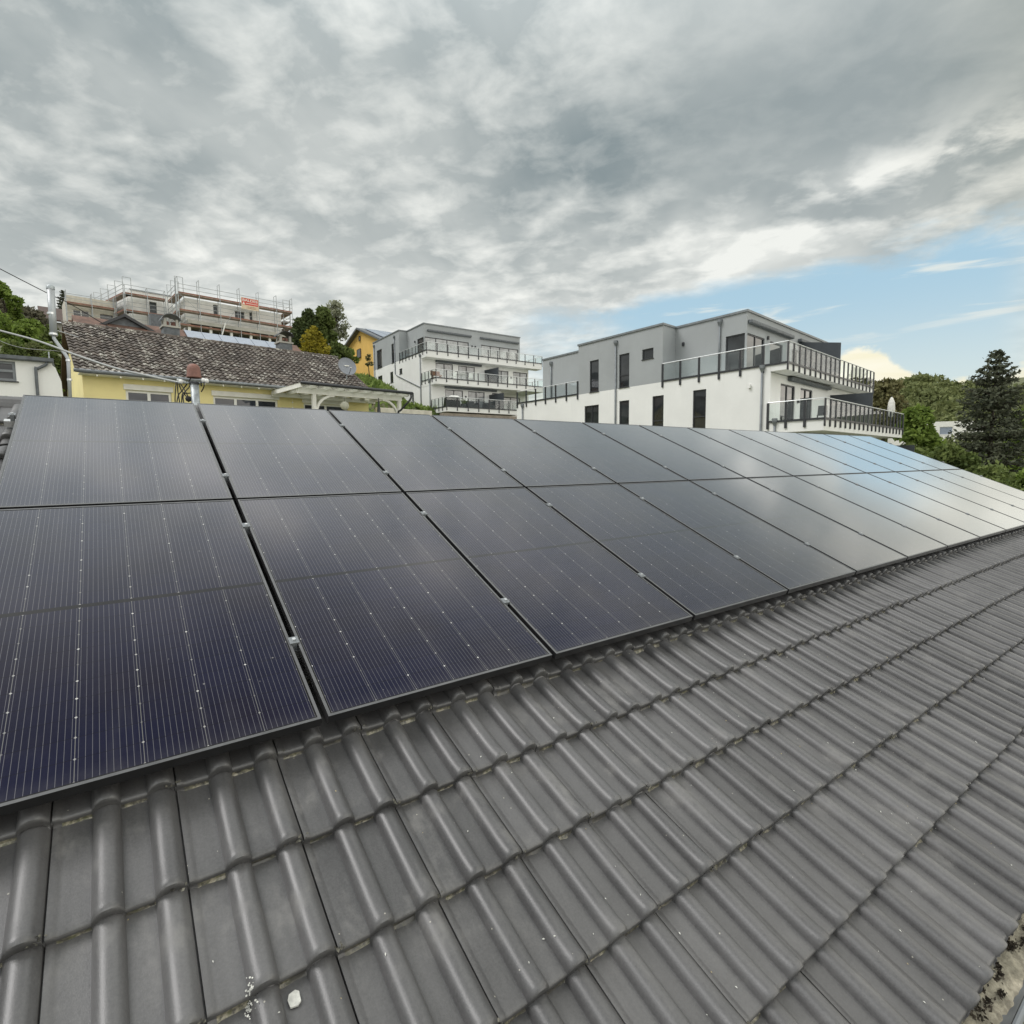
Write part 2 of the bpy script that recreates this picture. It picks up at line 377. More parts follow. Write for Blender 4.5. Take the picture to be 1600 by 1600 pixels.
class MB:
    """collects faces and links them as ONE mesh object"""
    def __init__(s): s.v = []; s.f = []; s.mi = []; s.k = 0
    def face(s, pts, mi=0):
        n = len(s.v); s.v += [tuple(p) for p in pts]; s.f.append(tuple(range(n, n+len(pts)))); s.mi.append(mi); return s
    def hexa(s, b, t, mi=0):                          # 4 bottom + 4 top corners, counter-clockwise from above
        n = len(s.v); s.v += [tuple(p) for p in list(b)+list(t)]
        for q in ((3, 2, 1, 0), (4, 5, 6, 7), (0, 1, 5, 4), (1, 2, 6, 5), (2, 3, 7, 6), (3, 0, 4, 7)):
            s.f.append(tuple(n+i for i in q)); s.mi.append(mi)
        return s
    def box(s, F, x0, x1, y0, y1, z0, z1, mi=0):       # in a frame
        b = [F.P(x0, y0, z0), F.P(x1, y0, z0), F.P(x1, y1, z0), F.P(x0, y1, z0)]
        t = [F.P(x0, y0, z1), F.P(x1, y0, z1), F.P(x1, y1, z1), F.P(x0, y1, z1)]
        return s.hexa(b, t, mi)
    def bar(s, p, q, w, h=None, up=(0, 0, 1)):         # rectangular bar from p to q
        p = V(*p); q = V(*q); h = h or w; d = q-p; d /= np.linalg.norm(d)
        up = V(*up)
        if abs(d @ up) > .95: up = V(1, 0, 0)
        a = np.cross(d, up); a /= np.linalg.norm(a); c = np.cross(a, d)
        r = [(-a*w-c*h)/2, (a*w-c*h)/2, (a*w+c*h)/2, (-a*w+c*h)/2]
        return s.hexa([p+k for k in r], [q+k for k in r])
    def tube(s, pts, r, n=6, r2=None, cap=True):
        pts = [V(*p) for p in pts]; m = len(pts); base = len(s.v)
        rr = [r+(r2-r)*i/(m-1) for i in range(m)] if r2 is not None else [r]*m
        a = None
        for i, p in enumerate(pts):
            d = pts[min(i+1, m-1)]-pts[max(i-1, 0)]; d /= np.linalg.norm(d)
            if a is None:
                a = np.cross(d, V(0, 0, 1) if abs(d[2]) < .9 else V(1, 0, 0))
            a = a-d*(a @ d); a /= np.linalg.norm(a); c = np.cross(d, a)
            for k in range(n):
                t = 2*math.pi*k/n; s.v.append(tuple(p+(a*math.cos(t)+c*math.sin(t))*rr[i]))
        for i in range(m-1):
            for k in range(n):
                s.f.append((base+i*n+k, base+i*n+(k+1) % n, base+(i+1)*n+(k+1) % n, base+(i+1)*n+k)); s.mi.append(0)
        if cap:
            s.f.append(tuple(base+k for k in range(n))[::-1]); s.mi.append(0)
            s.f.append(tuple(base+(m-1)*n+k for k in range(n))); s.mi.append(0)
        return s
    def lathe(s, c, prof, n=20):                       # profile of (radius, z)
        base = len(s.v); m = len(prof); c = V(*c)
        for r, z in prof:
            for k in range(n):
                t = 2*math.pi*k/n; s.v.append((c[0]+r*math.cos(t), c[1]+r*math.sin(t), c[2]+z))
        for i in range(m-1):
            for k in range(n):
                s.f.append((base+i*n+k, base+i*n+(k+1) % n, base+(i+1)*n+(k+1) % n, base+(i+1)*n+k)); s.mi.append(0)
        return s
    def build(s, name, m, parent=None, smooth=False, bevel=0.0):
        off = V(0, 0, 0)
        p = parent
        while p is not None:
            off = off+np.array(p.location); p = p.parent
        me = bpy.data.meshes.new(name)
        me.from_pydata([tuple(np.array(v)-off) for v in s.v], [], s.f)
        ms = m if isinstance(m, (list, tuple)) else [m]
        for k in ms: me.materials.append(MAT[k])
        if len(ms) > 1: me.polygons.foreach_set('material_index', s.mi)
        if smooth: me.polygons.foreach_set('use_smooth', [True]*len(me.polygons))
        me.update()
        o = bpy.data.objects.new(name, me); COL.objects.link(o)
        if parent is not None: o.parent = parent
        if bevel:
            b = o.modifiers.new('bevel', 'BEVEL'); b.width = bevel; b.segments = 2; b.limit_method = 'ANGLE'
        return o

class Frame:
    def __init__(s, O, azx=0.0, azy=None):
        azy = azx+90 if azy is None else azy
        s.O = V(O[0], O[1], 0); s.x = V(math.cos(R(azx)), math.sin(R(azx)), 0); s.y = V(math.cos(R(azy)), math.sin(R(azy)), 0)
    def P(s, x, y, z): return s.O+s.x*x+s.y*y+V(0, 0, z)
def tag(o, label=None, cat=None, group=None, kind=None):
    if label: o['label'] = label
    if cat: o['category'] = cat
    if group: o['group'] = group
    if kind: o['kind'] = kind
    return o
def empty(name, loc, label=None, cat=None, group=None):
    o = bpy.data.objects.new(name, None); COL.objects.link(o); o.location = tuple(loc); o.empty_display_size = .2
    return tag(o, label, cat, group)
def copy_tree(o, parent=None):
    c = o.copy(); COL.objects.link(c); c.parent = parent
    for ch in list(o.children): copy_tree(ch, c)
    return c
def np_mesh(name, verts, quads, m, parent=None, smooth=False):
    me = bpy.data.meshes.new(name); nv = len(verts); nf = len(quads); k = quads.shape[1]
    me.vertices.add(nv); me.vertices.foreach_set('co', np.asarray(verts, np.float32).ravel())
    me.loops.add(nf*k); me.loops.foreach_set('vertex_index', np.asarray(quads, np.int32).ravel())
    me.polygons.add(nf); me.polygons.foreach_set('loop_start', np.arange(nf, dtype=np.int32)*k)
    me.polygons.foreach_set('use_smooth', np.full(nf, smooth, bool))
    me.update(calc_edges=True); me.validate()
    me.materials.append(MAT[m]) if isinstance(m, str) else [me.materials.append(MAT[q]) for q in m]
    o = bpy.data.objects.new(name, me); COL.objects.link(o)
    if parent is not None: o.parent = parent
    return o

def facade(mb, F, axis, fixed, a0, a1, z0, z1, holes, depth=.14, sign=1):
    """a wall face in plane axis=fixed with real openings and reveals; sign = +1 when inside is towards +axis"""
    def P(a, z, d=0.0):
        return F.P(fixed+d*sign, a, z) if axis == 'x' else F.P(a, fixed+d*sign, z)
    xs = sorted({a0, a1, *[h[0] for h in holes], *[h[1] for h in holes]})
    zs = sorted({z0, z1, *[h[2] for h in holes], *[h[3] for h in holes]})
    xs = [v for v in xs if a0 <= v <= a1]; zs = [v for v in zs if z0 <= v <= z1]
    for i in range(len(xs)-1):
        for j in range(len(zs)-1):
            cx = (xs[i]+xs[i+1])/2; cz = (zs[j]+zs[j+1])/2
            if any(h[0] < cx < h[1] and h[2] < cz < h[3] for h in holes): continue
            mb.face([P(xs[i], zs[j]), P(xs[i+1], zs[j]), P(xs[i+1], zs[j+1]), P(xs[i], zs[j+1])])
    for h in holes:
        c = [(h[0], h[2]), (h[1], h[2]), (h[1], h[3]), (h[0], h[3])]
        for k in range(4):
            p, q = c[k], c[(k+1) % 4]
            mb.face([P(*p), P(*q), P(*q, depth), P(*p, depth)])

def window(F, axis, fixed, h, parent, depth=.12, sign=1, bars=1, frame='anthracite', glass='window glass', w=.065, sill=True, cross=None):
    """window (frame, mullions) as a part, its pane and sill as sub-parts"""
    def box(mb, a0, a1, d0, d1, z0, z1):
        d0, d1 = sorted((fixed+d0*sign, fixed+d1*sign))
        if axis == 'x': mb.box(F, d0, d1, a0, a1, z0, z1)
        else: mb.box(F, a0, a1, d0, d1, z0, z1)
    a0, a1, z0, z1 = h; f = MB(); t0, t1 = depth-.06, depth
    box(f, a0, a0+w, t0, t1, z0, z1); box(f, a1-w, a1, t0, t1, z0, z1)
    box(f, a0+w, a1-w, t0, t1, z0, z0+w); box(f, a0+w, a1-w, t0, t1, z1-w, z1)
    for k in range(1, bars):
        c = a0+(a1-a0)*k/bars; box(f, c-w*.6, c+w*.6, t0-.004, t1, z0+w, z1-w)
    if cross: box(f, a0+w, a1-w, t0-.003, t1, cross-w/2, cross+w/2)
    o = f.build('window', frame, parent)
    p = MB(); box(p, a0+w*.5, a1-w*.5, depth-.028, depth-.012, z0+w*.5, z1-w*.5); p.build('pane', glass, o)
    if sill:
        s = MB(); box(s, a0-.04, a1+.04, -.05, t0, z0-.03, z0-.004); s.build('sill', 'anthracite', o)
    return o

def railing(F, pts, zf, zt, parent, drop=.28, step=1.15, glass='balustrade glass', post_w=.05, deep=.07):
    """flat steel posts bolted to the slab edge, bottom channel, glass panels and a round handrail"""
    ch = MB()
    for (xa, ya), (xb, yb) in zip(pts[:-1], pts[1:]):
        ch.bar(F.P(xa, ya, zf+.04), F.P(xb, yb, zf+.04), .04, .09)
    o = ch.build('railing', 'anthracite', parent)
    hr = MB(); hr.tube([F.P(x, y, zt) for x, y in pts], .026, 6); hr.build('handrail', 'handrail', o)
    n = 0
    for k, ((xa, ya), (xb, yb)) in enumerate(zip(pts[:-1], pts[1:])):
        L = math.hypot(xb-xa, yb-ya); m = max(1, round(L/(step[k] if isinstance(step, tuple) else step)))
        d = (F.P(xb, yb, 0)-F.P(xa, ya, 0)); d /= np.linalg.norm(d)
        for i in range(m+(1 if k == len(pts)-2 else 0)):
            t = (i+(.04 if i == 0 and k else 0))/m
            x, y = xa+(xb-xa)*t, ya+(yb-ya)*t
            p = MB(); p.bar(F.P(x, y, zf-drop), F.P(x, y, zt-.02), post_w, deep, up=tuple(d))
            p.bar(F.P(x, y, zf-drop+.03)-d*.05, F.P(x, y, zf-drop+.03)+d*.05, .05, .10)
            p.build('post', 'anthracite', o); n += 1
        for i in range(m):
            t0, t1 = (i+.07)/m, (i+.93)/m
            g = MB(); g.bar(F.P(xa+(xb-xa)*t0, ya+(yb-ya)*t0, (zf+.09+zt-.07)/2), F.P(xa+(xb-xa)*t1, ya+(yb-ya)*t1, (zf+.09+zt-.07)/2), .012, zt-zf-.16)
            g.build('glass_panel', glass, o)
    return o
def downpipe(pts, r, parent, hopper=True, m='zinc'):
    p = MB(); p.tube(pts, r, 8)
    o = p.build('downpipe', m, parent, smooth=True)
    if hopper:
        h = MB(); c = V(*pts[0]); h.lathe(c, [(.001, .26), (.13, .26), (.13, .12), (.055, -.06), (.05, -.1)], 10)
        h.build('hopper', m, o)
    return o

def chair(loc, rz, label, m='white plastic', group=None):
    """a shell chair: seat, back, four legs"""
    c, s_ = math.cos(rz), math.sin(rz)
    def T(x, y, z): return V(loc[0]+x*c-y*s_, loc[1]+x*s_+y*c, loc[2]+z)
    r = empty('terrace_chair', loc, label, 'chair', group)
    b = MB(); b.hexa([T(-.22, -.22, .43), T(.22, -.22, .43), T(.22, .22, .43), T(-.22, .22, .43)], [T(-.22, -.22, .46), T(.22, -.22, .46), T(.22, .22, .46), T(-.22, .22, .46)]); b.build('seat', m, r, bevel=.01)
    b = MB(); b.hexa([T(-.22, .21, .46), T(.22, .21, .46), T(.22, .24, .46), T(-.22, .24, .46)], [T(-.20, .30, .88), T(.20, .30, .88), T(.20, .33, .88), T(-.20, .33, .88)]); b.build('backrest', m, r, bevel=.01)
    for x in (-.19, .19):
        for y in (-.19, .19):
            b = MB(); b.tube([T(x, y, .43), T(x*1.15, y*1.15, 0)], .016, 6); b.build('leg', m, r)
    return r

# ---------------------------------------------------------------- foliage helpers
def leaf_quads(C, size, flat=.0, seed=0, aspect=1.6):
    g = np.random.default_rng(seed); n = len(C)
    a = g.normal(size=(n, 3)); a[:, 2] *= (1-flat); a /= np.linalg.norm(a, axis=1)[:, None]
    b = g.normal(size=(n, 3)); b -= a*(a*b).sum(1)[:, None]; b /= np.linalg.norm(b, axis=1)[:, None]
    sz = size*(.6+.8*g.random(n))[:, None]
    a = a*sz*aspect/2; b = b*sz/2
    v = np.stack([C-a, C+b*.9-a*.1, C+a, C-b*.9+a*.1], 1).reshape(-1, 3)
    q = np.arange(n*4).reshape(n, 4)
    return v, q
def crown_points(centres, radii, n, seed=0, shell=.55, squash=.85):
    g = np.random.default_rng(seed); centres = np.asarray(centres); radii = np.asarray(radii)
    w = radii**2/np.sum(radii**2); idx = g.choice(len(radii), n, p=w)
    d = g.normal(size=(n, 3)); d /= np.linalg.norm(d, axis=1)[:, None]
    r = radii[idx]*(shell+(1-shell)*g.random(n)**.5)*(.9+.2*g.random(n))
    p = centres[idx]+d*r[:, None]*np.array([1, 1, squash])
    return p
def tree(name, base, H, Wd, label, cat, leaf, n=3500, size=.22, trunk_h=.35, seed=1, clumps=22, group=None, top=1.0, bark='bark', sub=.26):
    """tapered trunk with limbs, and a crown of leaf-sized faces spread through uneven clumps"""
    g = np.random.default_rng(seed); base = V(*base)
    r = empty(name, base, label, cat, group)
    cs, rs = [], []
    for k in range(clumps):
        t = g.random()**.8; zz = H*(trunk_h+(1-trunk_h)*t*.92)
        prof = math.sin(math.pi*min(1, (t*.80+.20)))**.7*top+(1-top)*(1-t)
        rad = Wd*prof*math.sqrt(g.random())*.85; an = g.random()*6.283
        cs.append(base+V(rad*math.cos(an), rad*math.sin(an), zz)); rs.append(Wd*(sub+.22*g.random()))
    tr = MB(); top_p = base+V(g.normal()*.15, g.normal()*.15, H*.8)
    tr.tube([base+V(0, 0, -.5), base+(top_p-base)*.5+V(g.normal()*.1, g.normal()*.1, 0), top_p], max(.05, H*.022), 8, r2=max(.02, H*.006))
    for c in cs[::2]:
        st = base+(top_p-base)*(.35+.45*g.random()); mid = (st+c)/2+V(0, 0, .1*Wd)
        tr.tube([st, mid, c], H*.008, 5, r2=H*.003)
    tr.build('trunk', bark, r, smooth=True)
    p = crown_points(cs, rs, n, seed)
    v, q = leaf_quads(p-base, size, .2, seed)
    np_mesh('crown', v, q, leaf, r)
    return r
# ---------------------------------------------------------------- ground
CTRL = np.array([
 (-30, -30, -5), (0, -12, -4.4), (12, -12, -4.4), (0, 0, -4.3), (14, 0, -4.3), (-12, 0, -4.0), (7, 4, -4.2), (26, 0, -4.0), (45, 0, -5), (60, -20, -6),
 (-1, 16, .2), (5, 19, .9), (11, 22, .9), (4, 27, 2.2), (-6, 22, 1.4), (-3, 12, -1.5), (8, 13, -2.2), (18, 14, -2.4), (25, 10, -2), (36, 12, -3), (25, 26, -.8), (38, 26, -.8), (22, 34, 1.4), (23, 39.5, 2.9), (36, 39, 2.8), (30, 33, .8), (36, 45, 4.0),
 (24.6, 47, 5.7), (24.6, 58, 8.7), (19, 45, 7.6), (21, 52, 9.2), (14, 44, 7.6), (8, 40, 6.2), (22, 64, 11.5), (30, 72, 12.6), (38, 60, 9.5), (6, 60, 12.3), (16, 63, 12.4), (8, 69, 13.8), (20, 71, 14.0), (5, 90, 18.5), (25, 95, 19), (-6, 50, 8.5), (-8, 70, 13.8), (-14, 84, 15.0), (-28, 90, 17), (-30, 60, 8), (-14, 30, 2), (-30, 20, 0),
 (50, 50, 3), (60, 20, -3.5), (80, 30, -1), (100, 60, 6), (130, 36, 3.0), (135, 10, 0), (170, 60, 10), (170, 20, 4), (230, 70, 20), (260, 40, 20), (300, 110, 34), (320, 60, 34), (200, 120, 20), (120, 120, 16), (60, 120, 20), (0, 140, 24), (-60, 120, 22), (-100, 60, 8), (-100, -50, -8), (60, -80, -9), (200, -50, 2), (330, -20, 22), (400, 120, 38), (100, 250, 34), (-150, 200, 30), (300, 300, 40), (-400, 0, 0), (0, -400, -15), (400, -400, 0), (800, 0, 30), (0, 800, 40), (-800, 0, 5), (0, -800, -15)], float)
def ground_z(x, y):
    x = np.atleast_1d(np.asarray(x, float)); y = np.atleast_1d(np.asarray(y, float))
    d2 = (x[:, None]-CTRL[None, :, 0])**2+(y[:, None]-CTRL[None, :, 1])**2+1.5
    w = d2**-1.7
    return (w*CTRL[None, :, 2]).sum(1)/w.sum(1)
def gz(x, y): return float(ground_z(x, y)[0])
def axis_pts(c0, c1, fine, lim, grow=1.18):
    a = list(np.arange(c0, c1+.01, fine)); s = fine
    while a[-1] < lim: s *= grow; a.append(a[-1]+s)
    s = fine
    while a[0] > -lim: s *= grow; a.insert(0, a[0]-s)
    return np.array(a)
gx = axis_pts(-30, 60, 2.0, 1500); gy = axis_pts(-10, 95, 2.0, 1500)
GX, GY = np.meshgrid(gx, gy); nx, ny = len(gx), len(gy)
gzv = ground_z(GX.ravel(), GY.ravel())
gm = bpy.data.materials.new('meadow'); gm.use_nodes = True
def _gm():
    nt = gm.node_tree; b = nt.nodes['Principled BSDF']; tc = nt.nodes.new('ShaderNodeTexCoord'); o = S(nt, tc.outputs['Object'])
    n1 = noise(nt, o, .25, 5, .6); n2 = noise(nt, o, 3.0, 4, .6)
    c = mixc(nt, (n1*.6+n2*.4).smooth(.35, .65), (.070, .085, .038), (.14, .145, .075))
    c = mixc(nt, noise(nt, o, .12, 4, .6).smooth(.60, .70)*.7, c, (.15, .11, .07))
    nt.links.new(c.o, b.inputs['Base Color']); b.inputs['Roughness'].default_value = .95
    MAT['meadow'] = gm
_gm()
ii = (np.arange(ny-1)[:, None]*nx+np.arange(nx-1)[None, :]).ravel()
ground = np_mesh('ground', np.stack([GX.ravel(), GY.ravel(), gzv], 1), np.stack([ii, ii+1, ii+nx+1, ii+nx], 1), 'meadow', smooth=True)
tag(ground, kind='structure')

# ---------------------------------------------------------------- the tiled roof we look along
TH = R(23.5)
cT, sT = math.cos(TH), math.sin(TH)
def RP(u, v, n): return V(u, v*cT-n*sT, v*sT+n*cT)
ROOT = Matrix.Rotation(TH, 4, 'X')
house = empty('bungalow', (0, 0, 0), 'dark grey pantiled house roof in the foreground, carrying two rows of solar panels', 'house')
def roofpart(name, me_obj): me_obj.parent = house; me_obj.rotation_euler = (TH, 0, 0); return me_obj

PROF = []                                            # one tile, 0.30 wide: joint at 0, pan, roll, pan, roll
def roll(t, h): return h*(max(0.0, 1-abs(2*t-1)**2.6))**.62
def add_p(u, n): PROF.append((u, n))
for u, n in ((.0, .006), (.0012, -.006), (.0032, -.006), (.0045, .0075), (.018, .0065), (.024, .001), (.032, 0), (.062, 0), (.088, .0)): add_p(u, n)
for t in (.0, .03, .08, .16, .28, .42, .58, .72, .84, .92, .97, 1.0): add_p(.092+.070*t, roll(t, .034)+.0003)
for u in (.168, .195, .222): add_p(u, 0)
for t in (.0, .03, .08, .16, .28, .42, .58, .72, .84, .93): add_p(.227+.071*t, roll(t, .034)+.0003)
add_p(.2988, .012)
PU = np.array([p[0] for p in PROF]); PN = np.array([p[1] for p in PROF])
ROWS = [(-.010, -.0375), (-.0045, -.033), (.0015, -.028), (.0020, -.019), (-.0005, -.012), (-.0005, -.007), (.0015, -.0025), (.006, .0004), (.016, .0012), (.035, .0004), (.075, 0), (.18, 0), (.37, 0)]
V0, PIT, UJ = -1.775, .33, .004
def tiles(ranges, name):
    g = np.random.default_rng(3); vs, qs, mi = [], [], []; base = 0
    for u0, u1, k in ranges:
        i0, i1 = math.floor((u0-UJ)/.3), math.ceil((u1-UJ)/.3); nt_ = i1-i0; npf = len(PU); nr = len(ROWS)
        vn = V0+PIT*k
        U = np.concatenate([UJ+.3*(i0+i)+PU for i in range(nt_)]); N0 = np.tile(PN, nt_)
        dn = np.repeat(g.normal(size=nt_)*.0012, npf); dv = np.repeat(g.normal(size=nt_)*.0022, npf); tl = np.repeat(g.normal(size=nt_)*.0015, npf)
        isroll = np.clip(N0/.034, 0, 1)
        dirt_n = g.normal(size=len(N0))*.0015; dirt_v = g.normal(size=len(N0))*.0022
        for j, (a, b) in enumerate(ROWS):
            n = -.108+N0+b-.032*(a/PIT)+dn+tl*(a/PIT)
            if 4 <= j <= 9: n = n+isroll*(.0, .002, .0035, .0045, .004, .0015)[j-4]
            if j < 3: n = n+isroll*.006*0+dirt_n*(.5 if j == 1 else 1.0)*(1 if j < 2 else 0)
            # the nose of the rolls bends a little further forward than that of the pans
            v = vn+a+dv-isroll*.005*(1 if j < 7 else 0)+(isroll*.010 if j < 2 else 0)+(dirt_v if j < 2 else 0)
            vs.append(np.stack([U, v, n], 1))
        m = len(U)
        for j in range(nr-1):
            a = base+j*m+np.arange(m-1); q = np.stack([a, a+1, a+m+1, a+m], 1)
            qs.append(q)
            nz = ((N0[:-1] < .003) & (N0[1:] < .003)) & (N0[:-1] > -.003) if j < 3 else np.zeros(m-1, bool)
            mi.append(nz.astype(np.int32))
        base += m*nr
    o = np_mesh(name, np.concatenate(vs), np.concatenate(qs), ('grey tile', 'grey tile nose dirt'), smooth=True)
    o.data.polygons.foreach_set('material_index', np.concatenate(mi)); o.data.update()
    try: o.data.set_sharp_from_angle(angle=R(50))
    except Exception: pass
    return o
rt = roofpart('roof', tiles([(-2.4, 14.0, k) for k in range(-5, 2)]+[(-2.4, .4, k) for k in range(2, 11)], 'roof'))
ud = MB()                                            # battened roof deck below the tiles and the back slope
ud.hexa([(-2.4, -3.36, -.26), (14.0, -3.36, -.26), (14.0, 2.04, -.26), (-2.4, 2.04, -.26)], [(-2.4, -3.36, -.19), (14.0, -3.36, -.19), (14.0, 2.04, -.19), (-2.4, 2.04, -.19)])
ud.hexa([(.35, -1.2, -.19), (14.0, -1.2, -.19), (14.0, 2.0, -.19), (.35, 2.0, -.19)], [(.35, -1.2, -.13), (14.0, -1.2, -.13), (14.0, 2.0, -.13), (.35, 2.0, -.13)])
roofpart('roof_deck', ud.build('roof_deck', 'roof deck'))
RV, RN = 2.035, -.205
rc = RP(0, RV, RN)
bs = MB()
yb, zb = rc[1], rc[2]-.02
e = 5.3
bs.hexa([(-2.4, yb, zb-.1), (14.0, yb, zb-.1), (14.0, yb+e*cT, zb-.1-e*sT), (-2.4, yb+e*cT, zb-.1-e*sT)], [(-2.4, yb, zb), (14.0, yb, zb), (14.0, yb+e*cT, zb-e*sT), (-2.4, yb+e*cT, zb-e*sT)])
bs.build('back_slope', 'grey tile', house)
rcap = MB(); seg = 14
for i in range(41):
    u0 = -2.4+.4*i; u1 = u0+.415; ring = []
    for (uu, rr) in ((u0, .118), (u0+.03, .122), (u0+.32, .112), (u1, .112)):
        ring.append([(uu, rc[1]+rr*math.cos(t), rc[2]-.01+rr*.95*math.sin(t)) for t in np.linspace(math.pi*1.12, -math.pi*.12, seg)])
    for a, b in zip(ring[:-1], ring[1:]):
        for k in range(seg-1): rcap.face([a[k], a[k+1], b[k+1], b[k]])
rcap.build('ridge_cap', 'grey tile', house, smooth=True)
# walls, fascia and eave
wl = MB(); FH = Frame((0, 0))
ye = RP(0, -3.36, -.26); yr = yb+e*cT
wl.box(FH, -2.0, 13.6, ye[1]+.35, yr-.4, -4.4, ye[2]-.02)
wl.build('wall', 'white render', house)
fa = MB(); fa.box(FH, -2.4, 14.0, ye[1]-.022, ye[1]-.002, ye[2]-.14, ye[2]+.06); fa.build('fascia', 'fascia brown', house)
# gutter along the eave
ev = RP(0, V0-5*PIT, -.15)
gc = V(0, -3.106, -1.500); gr = .075
gt = MB()
for i in range(1):
    prof = [(gc[1]-gr*math.cos(t), gc[2]-gr*math.sin(t)) for t in np.linspace(0, math.pi, 15)]
    bead = [(gc[1]-gr-.010+.010*math.cos(t), gc[2]+.004+.010*math.sin(t)) for t in np.linspace(0, 2*math.pi*.9, 9)]
    for pr in (prof, bead, [(y+.0015*np.sign(gc[1]-y), z+.0025) for y, z in prof][::-1]):
        for a, b in zip(pr[:-1], pr[1:]):
            gt.face([(-2.5, *a), (14.05, *a), (14.05, *b), (-2.5, *b)])
gt.build('gutter', 'zinc', house, smooth=True)
ga = MB()                                            # eave flashing under the first tile course
p0 = RP(0, V0-5*PIT+.10, -.165); p1 = (gc[1]+gr-.02, gc[2]+.035)
ga.face([(-2.4, p0[1], p0[2]), (14.0, p0[1], p0[2]), (14.0, p1[0], p1[1]), (-2.4, p1[0], p1[1])])
ga.build('eave_flashing', 'debris', house)
# pale dirt lying in the gutter, with dark moss cushions
g = np.random.default_rng(11); us = np.arange(-2.4, 14.0, .02); ws = np.linspace(-1, 1, 12)
UU, WW = np.meshgrid(us, ws); hh = np.interp(np.arange(UU.size), [0, 1], [0, 0])
def fbm(x, y):
    return sum(np.sin(x*f*1.7+i*2.1+np.sin(y*f+i))*np.cos(y*f*1.3+i*1.7+x*f*.4)/(i+1.5) for i, f in enumerate((9, 23, 51, 97, 190)))
hz = gc[2]-.040+.007*fbm(UU, WW*.07)+.022*WW+.004*g.normal(size=UU.shape)
yy = gc[1]+WW*(gr-.016)
nU = len(us); kk = (np.arange(len(ws)-1)[:, None]*nU+np.arange(nU-1)[None, :]).ravel()
deb = np_mesh('gutter_debris', np.stack([UU.ravel(), yy.ravel(), hz.ravel()], 1), np.stack([kk, kk+1, kk+nU+1, kk+nU], 1), 'debris', smooth=True)
tag(deb, 'pale beige dirt and dried seeds filling the gutter at the eave', 'debris', kind='stuff')
C = []
for i in range(150):
    u = g.uniform(1.5, 6); yo = g.uniform(-.035, .045); c = V(u, gc[1]+yo, gc[2]-.036+yo*.3+g.uniform(0, .008)); s_ = g.uniform(.004, .014)
    C.append(c+g.normal(size=(36, 3))*np.array([s_*1.3, s_*.8, s_*.35]))
v, q = leaf_quads(np.concatenate(C), .008, 0, 5)
tag(np_mesh('moss', v, q, 'dark debris'), 'dark dried moss lying on the dirt in the gutter', 'moss', kind='stuff')
# crumbs of moss caught where the side joints meet the tile noses
C = []
for k in range(-5, 2):
    for i in range(-3, 22):
        if g.random() < .25: continue
        n_ = int(g.integers(6, 20)); u = UJ+.3*i-.014+g.normal()*.006; v_ = V0+PIT*k
        nn = -.108+.026
        C.append(np.array([RP(u+g.normal()*.013, v_-.003+g.normal()*.005, nn+g.normal()*.006-.010) for _ in range(n_)]))
v, q = leaf_quads(np.concatenate(C), .0075, 0, 8, 1.3)
mat('joint moss', (.11, .105, .085), .95, var=.5, vscale=80)
tag(np_mesh('joint_moss', v, q, 'joint moss'), 'grey crumbs of moss caught in the joints at the tile edges', 'moss', kind='stuff')
# petals, seed husks and a white chip on the tiles
def on_tile(u, v):
    k = math.floor((v-V0)/PIT); a = v-V0-PIT*k; w = (u-UJ) % .3
    return RP(u, v, -.108+float(np.interp(w, PU, PN))-.032*(a/PIT)+.003)
mb = MB()
for i in range(190):
    u = g.uniform(-.6, 6.5); v_ = g.uniform(-3.35, -2.0); c = on_tile(u, v_); s_ = g.uniform(.0012, .0034)*(1+.25*(u > 3)); an = g.uniform(0, 6.28)
    a = V(math.cos(an), math.sin(an)*cT, math.sin(an)*sT)*s_*1.5; b = V(-math.sin(an), math.cos(an)*cT, math.cos(an)*sT)*s_*.7
    mb.face([c-a, c+b+V(0, 0, .001), c+a, c-b+V(0, 0, .001)], int(g.random() < .25))
mat('petal', (.52, .52, .48), .8, var=.2, vscale=60); mat('dropping', (.50, .50, .46), .9, var=.35, vscale=120); mat('husk', (.42, .34, .18), .8)
tag(mb.build('petal_flecks', ['petal', 'husk']), 'tiny pale petals and seed husks scattered over the grey tiles', 'petals', kind='stuff')
def hitroof(px, py, n):
    r = ray(px, py); nn = V(0, -sT, cT); t = (n-CAM @ nn)/(r @ nn); p = CAM+r*t
    return p[0], p[1]*cT+p[2]*sT
u, v_ = hitroof(461, 1551, -.10); mb = MB()
o3 = [(-.022, -.026), (.008, -.033), (.024, -.022), (.026, .018), (.012, .031), (-.016, .026), (-.026, .006)]
top = [on_tile(u+a*.55, v_+b*.55)+V(0, 0, .004) for a, b in o3]
mb.face(top); mb.face([p-V(0, 0, .004) for p in top][::-1])
for a, b in zip(top, top[1:]+top[:1]): mb.face([a, a-V(0, 0, .004), b-V(0, 0, .004), b])
tag(mb.build('mortar_chip', 'petal'), 'small flat whitish chip lying on a tile near the lower edge of the photo', 'chip')
mb = MB()
for i in range(60):
    px, py = 390+g.normal()*3.6, 1555+g.normal()*13
    u, v_ = hitroof(px, py, -.09); c = on_tile(u, v_)+V(0, 0, .002); s_ = g.uniform(.0006, .0028)
    mb.face([c+V(math.cos(t)*s_, math.sin(t)*s_*cT, math.sin(t)*s_*sT+.001) for t in np.linspace(0, 6.28, 8)[:-1]])
tag(mb.build('bird_dropping', 'dropping'), 'white bird dropping splashed over a tile edge beside the pale chip', 'dropping')

